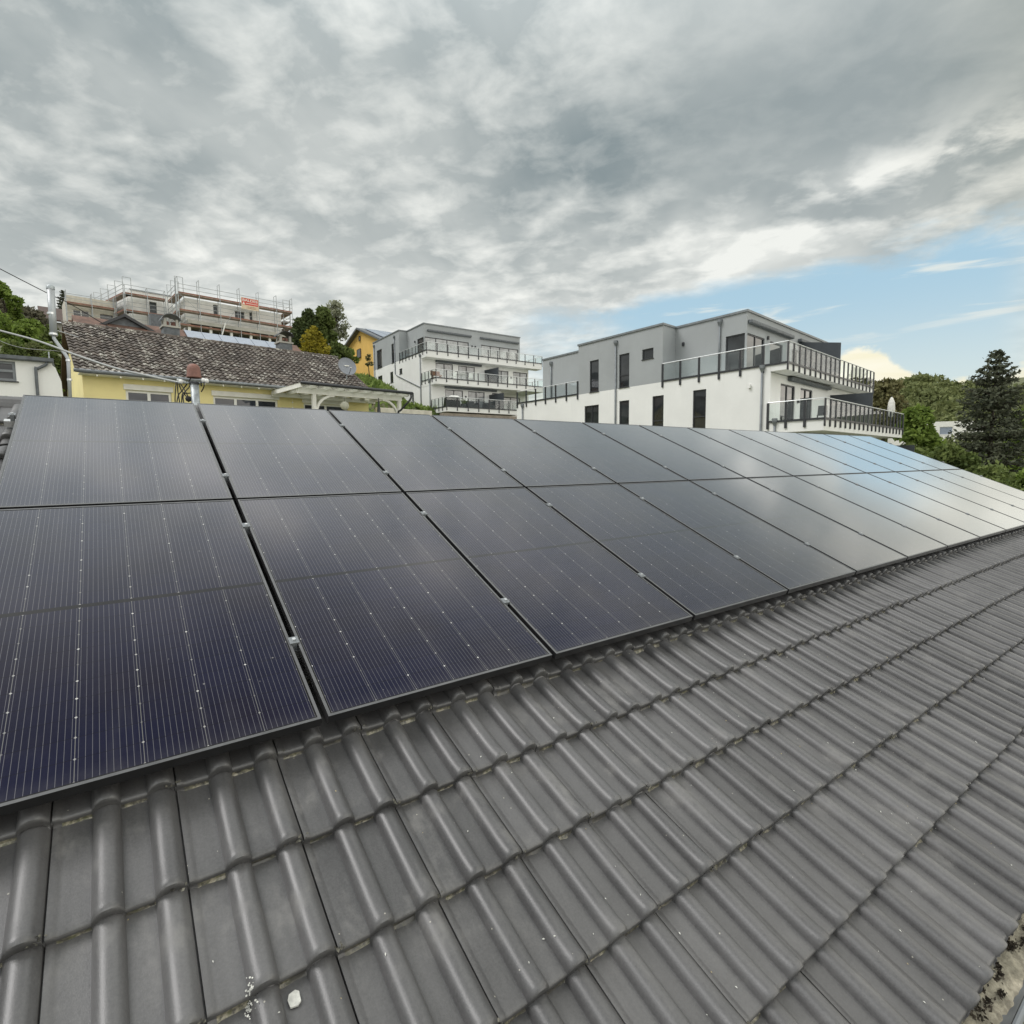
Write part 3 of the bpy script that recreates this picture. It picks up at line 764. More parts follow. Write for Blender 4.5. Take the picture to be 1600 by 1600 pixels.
# ---------------------------------------------------------------- solar panels on their rails
PW, PL, GAPU, GAPV = 1.038, 1.755, .025, .020
def panel_proto():
    r = empty('solar_panel', (0, 0, 0)); r.rotation_euler = (TH, 0, 0)
    f = MB(); w = .0105; h = .035
    FZ = Frame((0, 0))
    f.box(FZ, 0, w, 0, PL, -h, 0); f.box(FZ, PW-w, PW, 0, PL, -h, 0)
    f.box(FZ, w, PW-w, 0, w, -h, 0); f.box(FZ, w, PW-w, PL-w, PL, -h, 0)
    
    f.mi = [1 if all(abs(f.v[i][2]) < 1e-6 for i in fc) else 0 for fc in f.f]  # upward faces get the colour with the painted sky sheen
    fo = f.build('frame', ['black frame', 'frame lip painted sheen'], None); fo.parent = r
    g_ = MB(); g_.box(FZ, w-.002, PW-w+.002, w-.002, PL-w+.002, -.010, -.0016)
    go = g_.build('cell_sheet', 'solar cells', None); go.parent = r
    return r
ORD = ['first', 'second', 'third', 'fourth', 'fifth', 'sixth', 'seventh', 'eighth', 'ninth', 'tenth', 'eleventh', 'twelfth', 'thirteenth']
proto = panel_proto(); firstp = True
for row in (0, 1):
    for i in range(13):
        o = proto if firstp else copy_tree(proto); firstp = False
        v0 = -PL-GAPV/2 if row == 0 else GAPV/2
        jn = rnd.gauss(0, .0006)
        o.location = tuple(RP(i*(PW+GAPU)+GAPU/2, v0, jn))
        look_ = 'dark blue with clear cell lines' if i < 3 else ('grey mirrored cloud' if i < 7 else 'pale mirrored sky')
        nm = 'leftmost' if i == 0 else ('rightmost' if i == 12 else ORD[i]+' from the left')
        tag(o, f'solar panel, {look_}, {nm}, '+('lower row' if row == 0 else 'upper row'), 'solar panel', 'black framed solar panels on the tiled roof')
for v_, hi_, side in ((-1.33, .0, 'lowest'), (-.33, .0, 'second lowest'), (.33, .0, 'second highest'), (1.34, .0, 'highest')):
    r = empty('mounting_rail', RP(0, v_, -.055), f'silver rail under the solar panels, {side} of the four on the slope', 'rail', 'mounting rails under the solar panels')
    m = MB(); m.bar(RP(-.055, v_, -.058), RP(13.9, v_, -.058), .042, .042, up=(0, -sT, cT)); m.build('profile', 'alu rail', r)
    for k in range(0, 14):
        u = k*(PW+GAPU)
        if k in (0, 13): u += -.012 if k == 0 else .012
        c = MB(); cF = lambda du, dv, n: RP(u+du, v_+dv, n)
        wz = .018
        c.hexa([cF(-wz, -.020, .001), cF(wz, -.020, .001), cF(wz, .020, .001), cF(-wz, .020, .001)], [cF(-wz, -.020, .006), cF(wz, -.020, .006), cF(wz, .020, .006), cF(-wz, .020, .006)])
        c.hexa([cF(-.010, -.020, -.037), cF(.010, -.020, -.037), cF(.010, .020, -.037), cF(-.010, .020, -.037)], [cF(-.010, -.020, .001), cF(.010, -.020, .001), cF(.010, .020, .001), cF(-.010, .020, .001)])
        co_ = c.build('clamp', 'zinc', r)
        b = MB(); b.tube([cF(0, 0, .006), cF(0, 0, .013)], .0075, 8); b.build('bolt', 'steel', co_)
# rail-end cable loop left of the first panel
def spline(pts, n=14):
    pts = [V(*p) for p in pts]; out = []
    P_ = [2*pts[0]-pts[1]]+pts+[2*pts[-1]-pts[-2]]
    for i in range(1, len(P_)-2):
        for t in np.linspace(0, 1, n, endpoint=False):
            a, b, c, d = P_[i-1:i+3]
            out.append(.5*((2*b)+(c-a)*t+(2*a-5*b+4*c-d)*t*t+(3*b-3*c+d-a)*t**3))
    out.append(pts[-1]); return out
mb = MB(); mb.tube(spline([RP(.05, .95, -.05), RP(-.03, .93, -.045), RP(-.10, .86, -.055), RP(-.2, .80, -.06), RP(-.45, .78, -.06)]), .007, 6)
tag(mb.build('panel_cable', 'black cable', smooth=True), 'short black cable looping out from under the left edge of the solar panels', 'cable')
# ---------------------------------------------------------------- yellow house behind the roof
YO = at(117, 576, 19.0); FY = Frame(YO, 6.3, 96.3)
YE, YR, YD, YLEN = 3.64, 6.02, 4.2, 11.55          # eave height, ridge height, half depth, length
yg = .9
yh = empty('yellow_house', FY.P(5.7, 4, yg), 'yellow rendered house under a lichen-covered brown tiled roof, behind the solar panels', 'house')
wins = [(1.47, 2.95, 2.05, 3.09), (4.42, 7.0, 2.05, 3.09), (8.13, 10.24, 1.1, 3.05)]
w = MB(); y0 = .45
facade(w, FY, 'y', y0, .22, YLEN-.2, yg-1, YE+.02, wins, .16)
y1 = 2*YD-.45
gabl = lambda x: [FY.P(x, y0, yg-1), FY.P(x, y1, yg-1), FY.P(x, y1, YE), FY.P(x, YD, YR-.12), FY.P(x, y0, YE)]
w.face(gabl(.22)[::-1]); w.face(gabl(YLEN-.2)); w.face([FY.P(.22, y1, yg-1), FY.P(YLEN-.2, y1, yg-1), FY.P(YLEN-.2, y1, YE), FY.P(.22, y1, YE)])
w.build('wall', 'yellow render', yh)
for a in wins:
    wo = window(FY, 'y', y0, a, yh, .14, bars=2 if a[1]-a[0] < 2.3 else 3, frame='white plastic', glass='blue window glass', w=.085)
    m = MB(); m.box(FY, a[0]-.06, a[1]+.06, y0-.05, y0+.10, a[3]+.001, a[3]+.21); m.build('shutter_box', 'white paint', wo, bevel=.015)
def pantile_roof(name, F, x0, x1, ylow, zlow, yhigh, zhigh, parent, m, tw=.215, tl=.30, seed=2, lift=.055):
    """rows of curved pantiles, each its own strip of faces, lying on one roof slope"""
    g = np.random.default_rng(seed); L = math.hypot(yhigh-ylow, zhigh-zlow); nr = int(L/tl); nc = int((x1-x0)/tw)
    sy, sz = (yhigh-ylow)/L, (zhigh-zlow)/L; N = 6; vs, qs = [], []
    su = 1 if yhigh > ylow else -1
    prof = np.array([(0, .012), (.2, .045), (.42, .040), (.62, .008), (.82, -.004), (1.0, .012)])
    for j in range(nr):
        for i in range(nc):
            h0 = lift+g.normal()*.006; h1 = .0+g.normal()*.003; b = len(vs)
            a0 = j*tl-.03+g.normal()*.008; a1 = (j+1)*tl+.02
            for a, h, dz in ((a0, h0-.03, -.0), (a0, h0, 0), (a1, h1, 0)):
                for (px, pz) in prof:
                    x = x0+(i+px)*tw; hh = h+pz
                    p = F.P(x, ylow+a*sy-hh*sz*su, zlow+a*sz+hh*abs(sy)); vs.append(p)
            for r_ in range(2):
                for k in range(N-1):
                    q = b+r_*N+k; qs.append((q, q+1, q+N+1, q+N))
    off = np.array(parent.location)
    return np_mesh(name, np.array(vs)-off, np.array(qs), m, parent)
rf = pantile_roof('roof', FY, -.02, YLEN, -.12, YE-.04, YD, YR, yh, 'lichen tile')
rb = MB()
rb.hexa([FY.P(0, -.05, YE-.12), FY.P(YLEN, -.05, YE-.12), FY.P(YLEN, YD, YR-.10), FY.P(0, YD, YR-.10)], [FY.P(0, -.05, YE-.04), FY.P(YLEN, -.05, YE-.04), FY.P(YLEN, YD, YR-.02), FY.P(0, YD, YR-.02)])
rb.hexa([FY.P(0, YD, YR-.10), FY.P(YLEN, YD, YR-.10), FY.P(YLEN, 2*YD+.1, YE-.12), FY.P(0, 2*YD+.1, YE-.12)], [FY.P(0, YD, YR-.02), FY.P(YLEN, YD, YR-.02), FY.P(YLEN, 2*YD+.1, YE-.04), FY.P(0, 2*YD+.1, YE-.04)])
rb.build('roof_deck', 'fascia brown', yh)
rg = MB()
for i in range(32):
    xa = i*YLEN/32
    rg.tube([FY.P(xa-.02, YD, YR-.015+rnd.gauss(0, .006)), FY.P(xa+YLEN/32+.02, YD, YR-.02)], .105, 8, r2=.09)
rg.build('ridge_tiles', 'lichen tile', yh)
gt = MB(); gt.tube([FY.P(-.05, -.16, YE-.06), FY.P(YLEN+.05, -.16, YE-.06)], .065, 10); gt.build('gutter', 'zinc', yh, smooth=True)
sf = MB(); sf.box(FY, .1, YLEN-.1, -.06, y0-.002, YE-.15, YE-.125); sf.build('soffit', 'white paint', yh)
ls = MB()
for i in range(16):
    ls.lathe(FY.P(.6+i*.68, -.12, YE-.20), [(.001, -.03), (.028, -.01), (.028, .02), (.008, .05)], 8)
ls.tube([FY.P(.3, -.12, YE-.145), FY.P(10.9, -.12, YE-.145)], .006, 4)
tag(ls.build('light_string', 'paper white'), 'string of small white bulbs along the eave gutter of the yellow house', 'light string')
ls = MB(); xs_ = 7.62
for k in range(6): ls.lathe(FY.P(xs_, y0-.05, 3.02-k*.24), [(.001, -.035), (.04, -.01), (.04, .02), (.008, .05)], 8)
ls.tube([FY.P(xs_, y0-.05, 3.2), FY.P(xs_, y0-.05, 1.6)], .006, 4)
tag(ls.build('light_string', 'paper white'), 'short string of white bulbs hanging down the yellow wall left of the pergola post', 'light string')
# two slate-clad chimneys with arched cowls on the back slope just behind the ridge
def chimney(px, name='chimney', wd=.62, hz=6.0):
    # find x on the ridge line seen at this pixel column
    best = min(np.linspace(0, 12, 600), key=lambda x: abs(((RW @ (FY.P(x, YD+.45, hz)-CAM))[0]/(RW @ (FY.P(x, YD+.45, hz)-CAM))[2])*FOC+800-px))
    c = MB(); h = wd/2; yc = YD+.45
    c.box(FY, best-h, best+h, yc-h, yc+h, YR-1.2, YR+.42); o = c.build('chimney', 'slate', yh)
    c = MB(); c.box(FY, best-h-.05, best+h+.05, yc-h-.05, yc+h+.05, YR+.42, YR+.50)
    for sx in (-1, 1):
        for sy in (-1, 1): c.box(FY, best+sx*h*.75-.05, best+sx*h*.75+.05, yc+sy*h*.75-.05, yc+sy*h*.75+.05, YR+.50, YR+.80)
    c.build('chimney_cap', 'dull concrete', o)
    for dx in (-.13, .13):
        c = MB(); c.lathe(FY.P(best+dx, yc, YR+.5), [(.09, 0), (.09, .22), (.07, .22), (.07, .05)], 10); c.build('flue_pot', 'terracotta cap', o)
    c = MB(); pts = []
    for t in np.linspace(math.pi*.08, math.pi*.92, 12): pts.append((math.cos(t)*.38, math.sin(t)*.30))
    for (a, b), (a2, b2) in zip(pts[:-1], pts[1:]):
        z = YR+.70
        c.hexa([FY.P(best+a2, yc-.42, z+b2), FY.P(best+a, yc-.42, z+b), FY.P(best+a, yc+.42, z+b), FY.P(best+a2, yc+.42, z+b2)], [FY.P(best+a2, yc-.42, z+b2+.02), FY.P(best+a, yc-.42, z+b+.02), FY.P(best+a, yc+.42, z+b+.02), FY.P(best+a2, yc+.42, z+b2+.02)])
    c.build('cowl', 'zinc' if px < 300 else 'anthracite', o)
chimney(267); chimney(444)
# stainless flue on the gable side
mat('flue grey', (.38, .40, .41), .4, .25, var=.06)
fl = empty('flue_pipe', FY.P(-.3, 1.2, yg), 'tall light grey metal flue with angled foot at the left gable of the yellow house', 'flue')
m = MB(); d = 18.6
m.tube([at(79, 450, d), at(84, 525, d)], .105, 14); m.build('pipe', 'flue grey', fl, smooth=True)
m = MB(); m.lathe(at(79, 452, d), [(.118, 0), (.118, .1), (.06, .14), (.001, .15)], 14); m.build('cap', 'galvanised', fl, smooth=True)
m = MB(); m.tube([at(84, 522, d), at(84.5, 529, d), at(88, 534, d), at(103, 555, d), at(106.5, 561, d), at(107, 568, d), at(110.5, 640, d)], .055, 10); m.build('lower_pipe', 'flue grey', fl, smooth=True)
for (a, b, e_) in ((80.5, 489, .125), (83.5, 521, .12), (106.5, 562, .07), (108.5, 592, .07)):
    p = at(a, b, d); q = at(a+.18, b+3, d); m = MB(); m.tube([p, q], e_, 14); m.build('clamp', 'steel', fl)
m = MB(); m.tube([at(84, 515, d), FY.P(.22, .9, (at(84, 515, d))[2])], .02, 6); m.build('bracket', 'steel', fl)
# satellite dish on a mast at the right end of the roof
def solve_x(F, px, y, z, lo=-20, hi=40):
    f_ = lambda x: (lambda q: q[0]/q[2]*FOC+800)(RW @ (F.P(x, y, z)-CAM))
    for _ in range(50):
        m_ = (lo+hi)/2
        if f_(m_) < px: lo = m_
        else: hi = m_
    return lo
dx_ = solve_x(FY, 540, 1.2, 5.0); dp = FY.P(dx_, 1.0, 5.02)
ds = empty('satellite_dish', FY.P(dx_, 1.6, 4.5), 'grey oval satellite dish at the right end of the lichen-covered roof', 'satellite dish')
# aims left of the camera: seen at a slant
ax = CAM-dp; ax = V(ax[0]+9.5, ax[1], 0); ax /= np.linalg.norm(ax); ax = ax*math.cos(R(24))+V(0, 0, math.sin(R(24)))
hx = np.cross(V(0, 0, 1), ax); hx /= np.linalg.norm(hx); vx = np.cross(ax, hx)
m = MB(); rings = []
for r_, dd in ((.02, -.10), (.15, -.093), (.28, -.068), (.40, -.02), (.43, .0), (.445, .0), (.44, -.02), (.28, -.09), (.02, -.125)):
    rings.append([dp+hx*math.cos(t)*r_+vx*math.sin(t)*r_*1.08+ax*dd for t in np.linspace(0, 2*math.pi, 29)[:-1]])
for a, b in zip(rings[:-1], rings[1:]):
    for k in range(28): m.face([a[k], a[(k+1) % 28], b[(k+1) % 28], b[k]])
m.build('reflector', 'dish grey', ds, smooth=True)
m = MB(); foot = dp-vx*.44; m.bar(foot, foot+ax*.42+vx*.10, .03); m.build('feed_arm', 'dish grey', ds)
m = MB(); e_ = foot+ax*.42+vx*.10; m.tube([e_, e_-ax*.12+vx*.04], .03, 8); m.build('receiver', 'parasol cloth', ds)
m = MB(); m.tube([dp-ax*.12, dp-ax*.2-V(0, 0, .75)], .025, 8); m.build('mast', 'galvanised', ds)
m = MB(); c_ = dp+vx*.06-ax*.058
m.hexa([c_-hx*.11-vx*.02, c_+hx*.11-vx*.02, c_+hx*.11+vx*.02, c_-hx*.11+vx*.02], [p+ax*.003 for p in (c_-hx*.11-vx*.02, c_+hx*.11-vx*.02, c_+hx*.11+vx*.02, c_-hx*.11+vx*.02)]); m.build('emblem', 'paper white', ds)

# ---------------------------------------------------------------- white pergola in front of the yellow house
# low beam in front; the roof falls towards us: back at the eave, front gutter on two posts
pg = empty('pergola', FY.P(9, -2.5, yg), 'white timber pergola with translucent roof and dark gutter against the yellow house', 'pergola')
def zof(px, py, y):            # height on the vertical plane y=const of the house frame
    r = ray(px, py); n = FY.y; t = ((FY.P(0, y, 0)-CAM) @ n)/(r @ n); return (CAM+r*t)[2]
xL_ = solve_x(FY, 425, .2, 3.3)
yF = min(np.linspace(-5, -1, 200), key=lambda y: abs(solve_x(FY, 470, y, 3.3)-xL_))
zB = zof(425, 611, .2)
xg0 = solve_x(FY, 470, yF, 3.3); xg1 = solve_x(FY, 641, yF, 3.3)
zF = (zof(470, 596, yF)+zof(641, 615, yF))/2; 
xb0, xb1 = xg0+.35, xg1-.25
m = MB()
m.hexa([FY.P(xg0, yF, zF), FY.P(xg1, yF, zF), FY.P(xg1, .2, zB+.02), FY.P(xg0, .2, zB+.02)], [FY.P(xg0, yF, zF+.012), FY.P(xg1, yF, zF+.012), FY.P(xg1, .2, zB+.032), FY.P(xg0, .2, zB+.032)])
m.build('roof_sheet', 'milky glass', pg)
nr = 9
for i in range(nr):
    x = xg0+.05+(xg1-xg0-.1)*i/(nr-1); m = MB(); m.bar(FY.P(x, yF+.06, zF-.075), FY.P(x, .3, zB-.07), .07, .13 if 0 < i < nr-1 else .17); m.build('rafter', 'white paint', pg)
m = MB(); m.box(FY, xg0+.1, xg1-.1, yF+.55, yF+.69, zF-.33, zF-.11); m.build('beam', 'white paint', pg)
m = MB(); m.box(FY, xg0, xg1, .2, .3, zB-.22, zB-.04); m.build('wall_plate', 'white paint', pg)
for px in (491, 624):
    x = solve_x(FY, px, yF+.62, 2.5)
    m = MB(); m.box(FY, x-.075, x+.075, yF+.545, yF+.695, .3, zF-.334); m.build('post', 'white paint', pg, bevel=.008)
    sg = 1 if px < 550 else -1; m = MB(); prev = None
    for t in np.linspace(0, math.pi/2, 9):
        p = (x+sg*(.075+.78*(1-math.cos(t))), zF-.334-.80+.80*math.sin(t))
        if prev: m.bar(FY.P(prev[0], yF+.62, prev[1]), FY.P(p[0], yF+.62, p[1]), .09, .11, up=tuple(FY.y))
        prev = p
    m.build('brace', 'white paint', pg)
m = MB(); m.tube([FY.P(xg0-.02, yF-.06, zF-.0), FY.P(xg1+.08, yF-.06, zF-.03)], .065, 8); go = m.build('gutter', 'anthracite', pg, smooth=True)
m = MB(); xe = xg1+.0; m.tube(spline([FY.P(xe, yF-.06, zF-.06), FY.P(xe-.02, yF-.03, zF-.3), FY.P(xe-.3, yF+.3, zF-.75), FY.P(xe-.38, yF+.45, zF-1.0), FY.P(xe-.38, yF+.45, zF-2.6)], 6), .045, 8); m.build('downpipe', 'anthracite', go, smooth=True)
for px, py, rr, lab in ((539, 634, .19, 'large round white paper lantern hanging under the pergola, the nearer of two'), (574, 626, .115, 'small round white paper lantern hanging under the pergola, the right one of two')):
    yy_ = -.9; x = solve_x(FY, px, yy_, 2.5); z = zof(px, py, yy_)
    r = empty('paper_lantern', FY.P(x, yy_, z), lab, 'lantern', 'paper lanterns under the pergola')
    m = MB(); m.lathe(FY.P(x, yy_, z), [(rr*math.sin(t)+.001, -rr*math.cos(t)) for t in np.linspace(0, math.pi, 13)], 18); m.build('shade', 'paper white', r, smooth=True)
    m = MB(); m.tube([FY.P(x, yy_, z+rr), FY.P(x, yy_, zB-.1)], .006, 4); m.build('cord', 'black cable', r)
# dark closed parasol / pots beside the terrace wall
tw = MB(); xw = solve_x(FY, 592, 1.0, 2.4)
FT = Frame(FY.P(xw, 1.5, 0), 6.3)
tw.box(FT, .2, 3.6, 0, .2, 1.0, zof(600, 637, 1.5)); tag(tw.build('terrace_wall', 'tan stone', bevel=.02), 'low beige terrace wall beside the white apartment block, right of the pergola', 'wall')
sp = at(592, 640, 24); cp = empty('garden_parasol', (sp[0], sp[1], sp[2]-1.6), 'closed dark parasol standing at the right end of the yellow house under the pergola', 'parasol')
m = MB(); m.lathe((sp[0], sp[1], sp[2]-1.0), [(.05, 0), (.13, .1), (.11, .6), (.05, 1.25), (.01, 1.45)], 9); m.build('canopy', 'anthracite', cp, smooth=True)
m = MB(); m.tube([(sp[0], sp[1], sp[2]-1.7), (sp[0], sp[1], sp[2]+.5)], .02, 6); m.build('pole', 'anthracite', cp)

# ---------------------------------------------------------------- white garage at the far left
GO = at(75, 562, 14.5); FG = Frame(GO, 2.0)
zt = GO[2]
gr_ = empty('garage', FG.P(-2, 2, -1), 'low white rendered garage with flat dark roof edge at the left border of the photo', 'garage')
w = MB(); gh = [(-2.2, -.66, zt-.62, zt-.12)]
facade(w, FG, 'y', 0, -6, .08, -2, zt-.08, gh, .14)
w.face([FG.P(.08, 0, -2), FG.P(.30, .0, -2), FG.P(.24, .0, zt-.55), FG.P(.14, 0, zt-.20), FG.P(.08, 0, zt-.14)])
w.face([FG.P(.30, 0, -2), FG.P(.30, 5, -2), FG.P(.14, 5, zt-.2), FG.P(.14, 0, zt-.2), FG.P(.24, 0, zt-.55)])
w.face([FG.P(.0, 0, zt-.08), FG.P(.14, 0, zt-.2), FG.P(.14, 5, zt-.2), FG.P(0, 5, zt-.08)])
w.build('wall', 'white render', gr_)
window(FG, 'y', 0, gh[0], gr_, .12, bars=1, frame='zinc', cross=zt-.36)
m = MB(); m.box(FG, -6.1, .10, -.12, 5, zt-.078, zt); m.build('roof', 'slate', gr_)
m = MB(); m.box(FG, -6.1, .12, -.14, -.122, zt-.06, zt+.025); m.build('roof_edge', 'slate', gr_)
downpipe(spline([FG.P(-.02, -.10, zt-.10), FG.P(-.06, -.08, zt-.16), FG.P(-.22, -.07, zt-.27), FG.P(-.26, -.07, zt-.38), FG.P(-.26, -.07, zt-2)], 5), .035, gr_, False, 'slate')
m = MB(); q = at(77, 562, 15.5); m.tube([q, q+V(0, 0, .22)], .018, 6); m.build('roof_vent', 'galvanised', gr_)
# rose-like shrub whose tips show above the ridge on the left
tree('garden_shrub', (at(8, 640, 9.5)[0], at(8, 640, 9.5)[1], at(8, 640, 9.5)[2]-1.0), 1.27, .42, 'light green shrub tips just above the roof ridge before the white garage', 'shrub', 'bright leaves', 420, .06, .45, 5, 9)

# ---------------------------------------------------------------- roof mast with service cables
mp = at(306, 640, 7.4); mt = at(303, 597, 7.4); mb_ = at(305, 626, 7.4)
sm = empty('service_mast', mp+V(0, 0, -1.2), 'galvanised cable mast with a rounded terracotta cap rising behind the first solar panels', 'cable mast')
m = MB(); m.tube([mp+V(.01, 0, -1.4), at(303.6, 596, 7.4)], .052, 16); m.build('pole', 'galvanised', sm, smooth=True)
cb = at(303.2, 589, 7.4)
m = MB(); m.lathe(cb, [(.001, .175), (.03, .172), (.058, .158), (.075, .13), (.083, .09), (.086, .02), (.092, .0), (.093, -.012), (.07, -.012), (.06, .05)], 22); m.build('cap', 'terracotta cap', sm, smooth=True)
m = MB(); m.lathe(at(303.5, 598.5, 7.4), [(.060, -.012), (.066, -.012), (.066, .016), (.060, .016)], 18); m.build('clamp', 'anthracite', sm)
rgt = RW[0]; dn = RW[1]
def mp_(px, py, dd=0.0): return at(px, py, 7.4+dd)
for px, py in ((318, 594), (323, 595), (283, 596)):
    m = MB(); m.lathe(mp_(px, py, -.05), [(.001, -.03), (.022, -.022), (.026, 0), (.022, .022), (.001, .03)], 12); m.build('insulator', 'white plastic', sm, smooth=True)
m = MB(); m.bar(mp_(279, 598), mp_(325, 597.5), .018); m.build('crossbar', 'galvanised', sm)
loops = [[(298, 591), (292, 600), (284, 611), (279, 617), (277, 625), (276, 634)], [(297.5, 595), (296, 604), (289, 612), (285, 616), (284, 626), (284, 634)],
         [(275, 597), (274, 612), (273.5, 624), (274, 634)], [(277, 598), (278, 612), (280, 624), (281, 634)], [(279, 598), (283, 609), (289, 617), (293, 621)],
         [(281, 598), (287, 607), (291, 614), (294, 620)], [(316, 592), (319, 600), (317.5, 607), (314.5, 612)], [(314, 597), (314.5, 603)], [(302, 614.3), (294, 614.5), (287, 614.8)], [(288, 615), (286, 621), (288, 634)]]
for k, L_ in enumerate(loops):
    m = MB(); m.tube(spline([mp_(a, b, .05*math.sin(k*1.7+i)) for i, (a, b) in enumerate(L_)], 7), .0075, 6); m.build('cable', 'black cable', sm, smooth=True)
m = MB(); m.lathe(mp_(294.5, 623), [(.001, -.045), (.03, -.03), (.04, .0), (.026, .03), (.008, .035)], 10); m.build('cable_clamp', 'black cable', sm)
m = MB(); m.bar(mp_(277, 592.5), mp_(291, 597), .022); m.build('splice', 'handrail', sm)
m = MB(); m.bar(mp_(276, 596), mp_(289, 598), .018); m.build('splice', 'handrail', sm)
# overhead cables
def cable(name, pts, r, m_, label):
    m = MB(); m.tube(spline(pts, 10), r, 6); tag(m.build(name, m_, smooth=True), label, 'cable')
cable('overhead_cable', [at(-60, 500, 9.4), at(0, 516.5, 9.2), at(60, 533, 8.9), at(120, 555, 8.5), at(180, 575, 8.1), at(240, 589, 7.7), at(279, 597.5, 7.4)], .017, 'grey cable', 'thick twisted grey overhead cable running from the left border to the roof mast')
cable('overhead_cable', [at(-60, 388, 26), at(0, 420, 27), at(75, 458.5, 28.5), at(110, 475, 29.5), at(160, 505, 31), at(182, 517, 31.8)], .022, 'black cable', 'thin dark overhead cable crossing the sky behind the grey flue at upper left')
cable('overhead_cable', [at(-60, 503, 20), at(20, 540, 20.5), at(95, 549, 21)], .012, 'grey cable', 'thin pale overhead cable low over the garage at the left border')
# ---------------------------------------------------------------- two white and grey apartment blocks
def block(F, P, root):
    zf2, zf1, zf0, zr = P['zf2'], P['zf1'], P['zf0'], P['zr']; r = P['r']; yp = P['yp']; X1 = P['x1']; yb0, yb1 = P['yb']; yend = P['yend']
    zg = P['zg']; D = .13
    # white body, left side and front of the middle storey
    w = MB(); lw = [h for h in P['left'] if h[3] < zf2]
    facade(w, F, 'x', 0, 0, yend, zg, zf2, lw, D)
    facade(w, F, 'y', 0, 0, X1, zf1-.3, zf2-.3, P['f1'], D)
    w.face([F.P(X1, 0, zg), F.P(X1, yend, zg), F.P(X1, yend, zf2), F.P(X1, 0, zf2)]); w.face([F.P(0, yend, zg), F.P(X1, yend, zg), F.P(X1, yend, zf2), F.P(0, yend, zf2)])
    w.face([F.P(0, 0, zf2-.002), F.P(X1, 0, zf2-.002), F.P(X1, yend, zf2-.002), F.P(0, yend, zf2-.002)])
    y00 = P['y0']; zz = zf1-.35
    facade(w, F, 'y', y00, 0, P['xd0'], zg, zz, P['f0'], D)
    w.face([F.P(0, y00, zg), F.P(0, 0, zg), F.P(0, 0, zz), F.P(0, y00, zz)]); w.face([F.P(P['xd0'], y00, zg), F.P(P['xd0'], 0, zg), F.P(P['xd0'], 0, zz), F.P(P['xd0'], y00, zz)])
    if P['xd0'] < X1-1: facade(w, F, 'y', 0, P['xd0'], X1, zg, zf1-.302, P['f0b'], D)
    w.build('wall', 'white render', root)
    # grey top storey: flush block, recessed terrace wall, front
    w = MB(); gw = [h for h in P['left'] if h[3] > zf2]
    facade(w, F, 'x', 0, yb0, yb1, zf2, zr, gw, D)
    rw = P['pleft']; facade(w, F, 'x', r, yp, yb0, zf2, zr, rw, D)
    facade(w, F, 'y', yp, r, X1-.3, zf2, zr, P['pf'], D)
    w.face([F.P(0, yb0, zf2), F.P(r, yb0, zf2), F.P(r, yb0, zr), F.P(0, yb0, zr)])
    if yend > yb1+.1:
        w.face([F.P(0, yb1, zf2), F.P(r, yb1, zf2), F.P(r, yb1, zr), F.P(0, yb1, zr)]); facade(w, F, 'x', r, yb1, P['ypend'], zf2, zr, [], D)
    ye_ = P['ypend']
    w.face([F.P(0 if yend <= yb1+.1 else r, ye_, zf2), F.P(X1-.3, ye_, zf2), F.P(X1-.3, ye_, zr), F.P(0 if yend <= yb1+.1 else r, ye_, zr)]); w.face([F.P(X1-.3, yp, zf2), F.P(X1-.3, ye_, zf2), F.P(X1-.3, ye_, zr), F.P(X1-.3, yp, zr)])
    w.face([F.P(r, yp, zr-.05), F.P(X1-.3, yp, zr-.05), F.P(X1-.3, ye_, zr-.05), F.P(r, ye_, zr-.05)])
    w.face([F.P(0, yb0, zr-.05), F.P(r, yb0, zr-.05), F.P(r, yb1, zr-.05), F.P(0, yb1, zr-.05)])
    w.build('penthouse_wall', 'grey render', root)
    # metal parapet capping
    c = MB(); o = .06; h0, h1 = zr+.002, zr+.11
    outl = [(r-o, yp-o), (X1-.3+o, yp-o)]
    c.box(F, r-o, X1-.3+o, yp-o, yp+.24, h0, h1); c.box(F, r-o, r+.24, yp+.24, yb0-o, h0, h1)
    c.box(F, -o, r+.24, yb0-o, yb0+.24, h0, h1); c.box(F, -o, .24, yb0+.24, yb1, h0, h1)
    if yend > yb1+.1: c.box(F, -o, r+.24, yb1, yb1+o, h0, h1); c.box(F, r-o, r+.24, yb1+o, P['ypend'], h0, h1)
    c.box(F, X1-.54+o, X1-.3+o, yp+.24, P['ypend'], h0, h1)
    c.build('parapet_cap', 'zinc', root)
    # decks
    for (x0, x1, y0, y1, z0, z1) in P['decks']:
        d = MB(); d.box(F, x0, x1, y0, y1, z0, z1); d.build('balcony_slab', 'white render', root, bevel=.01)
    for h in P['left']: window(F, 'x', 0, h[:4], root, .11, bars=1 if len(h) < 5 else h[4], cross=h[5] if len(h) > 5 else None)
    for h in P['f1']: window(F, 'y', 0, h[:4], root, .11, bars=2, sill=False, glass=P.get('fglass', 'window glass'))
    for h in P['f0']: window(F, 'y', y00, h[:4], root, .11, bars=2, sill=False, glass=P.get('fglass', 'window glass'))
    for h in P.get('f0b', []): window(F, 'y', 0, h[:4], root, .11, bars=2, sill=False, glass=P.get('fglass', 'window glass'))
    for h in P['pf']: window(F, 'y', yp, h[:4], root, .11, bars=h[4], sill=False, glass=P.get('fglass', 'window glass'))
    for h in P['pleft']: window(F, 'x', r, h[:4], root, .11, bars=1, sill=False)
    for pts, zf, zt, st in P['rails']: railing(F, pts, zf, zt, root, step=st, deep=P.get('deep', .07), post_w=P.get('pw', .05))
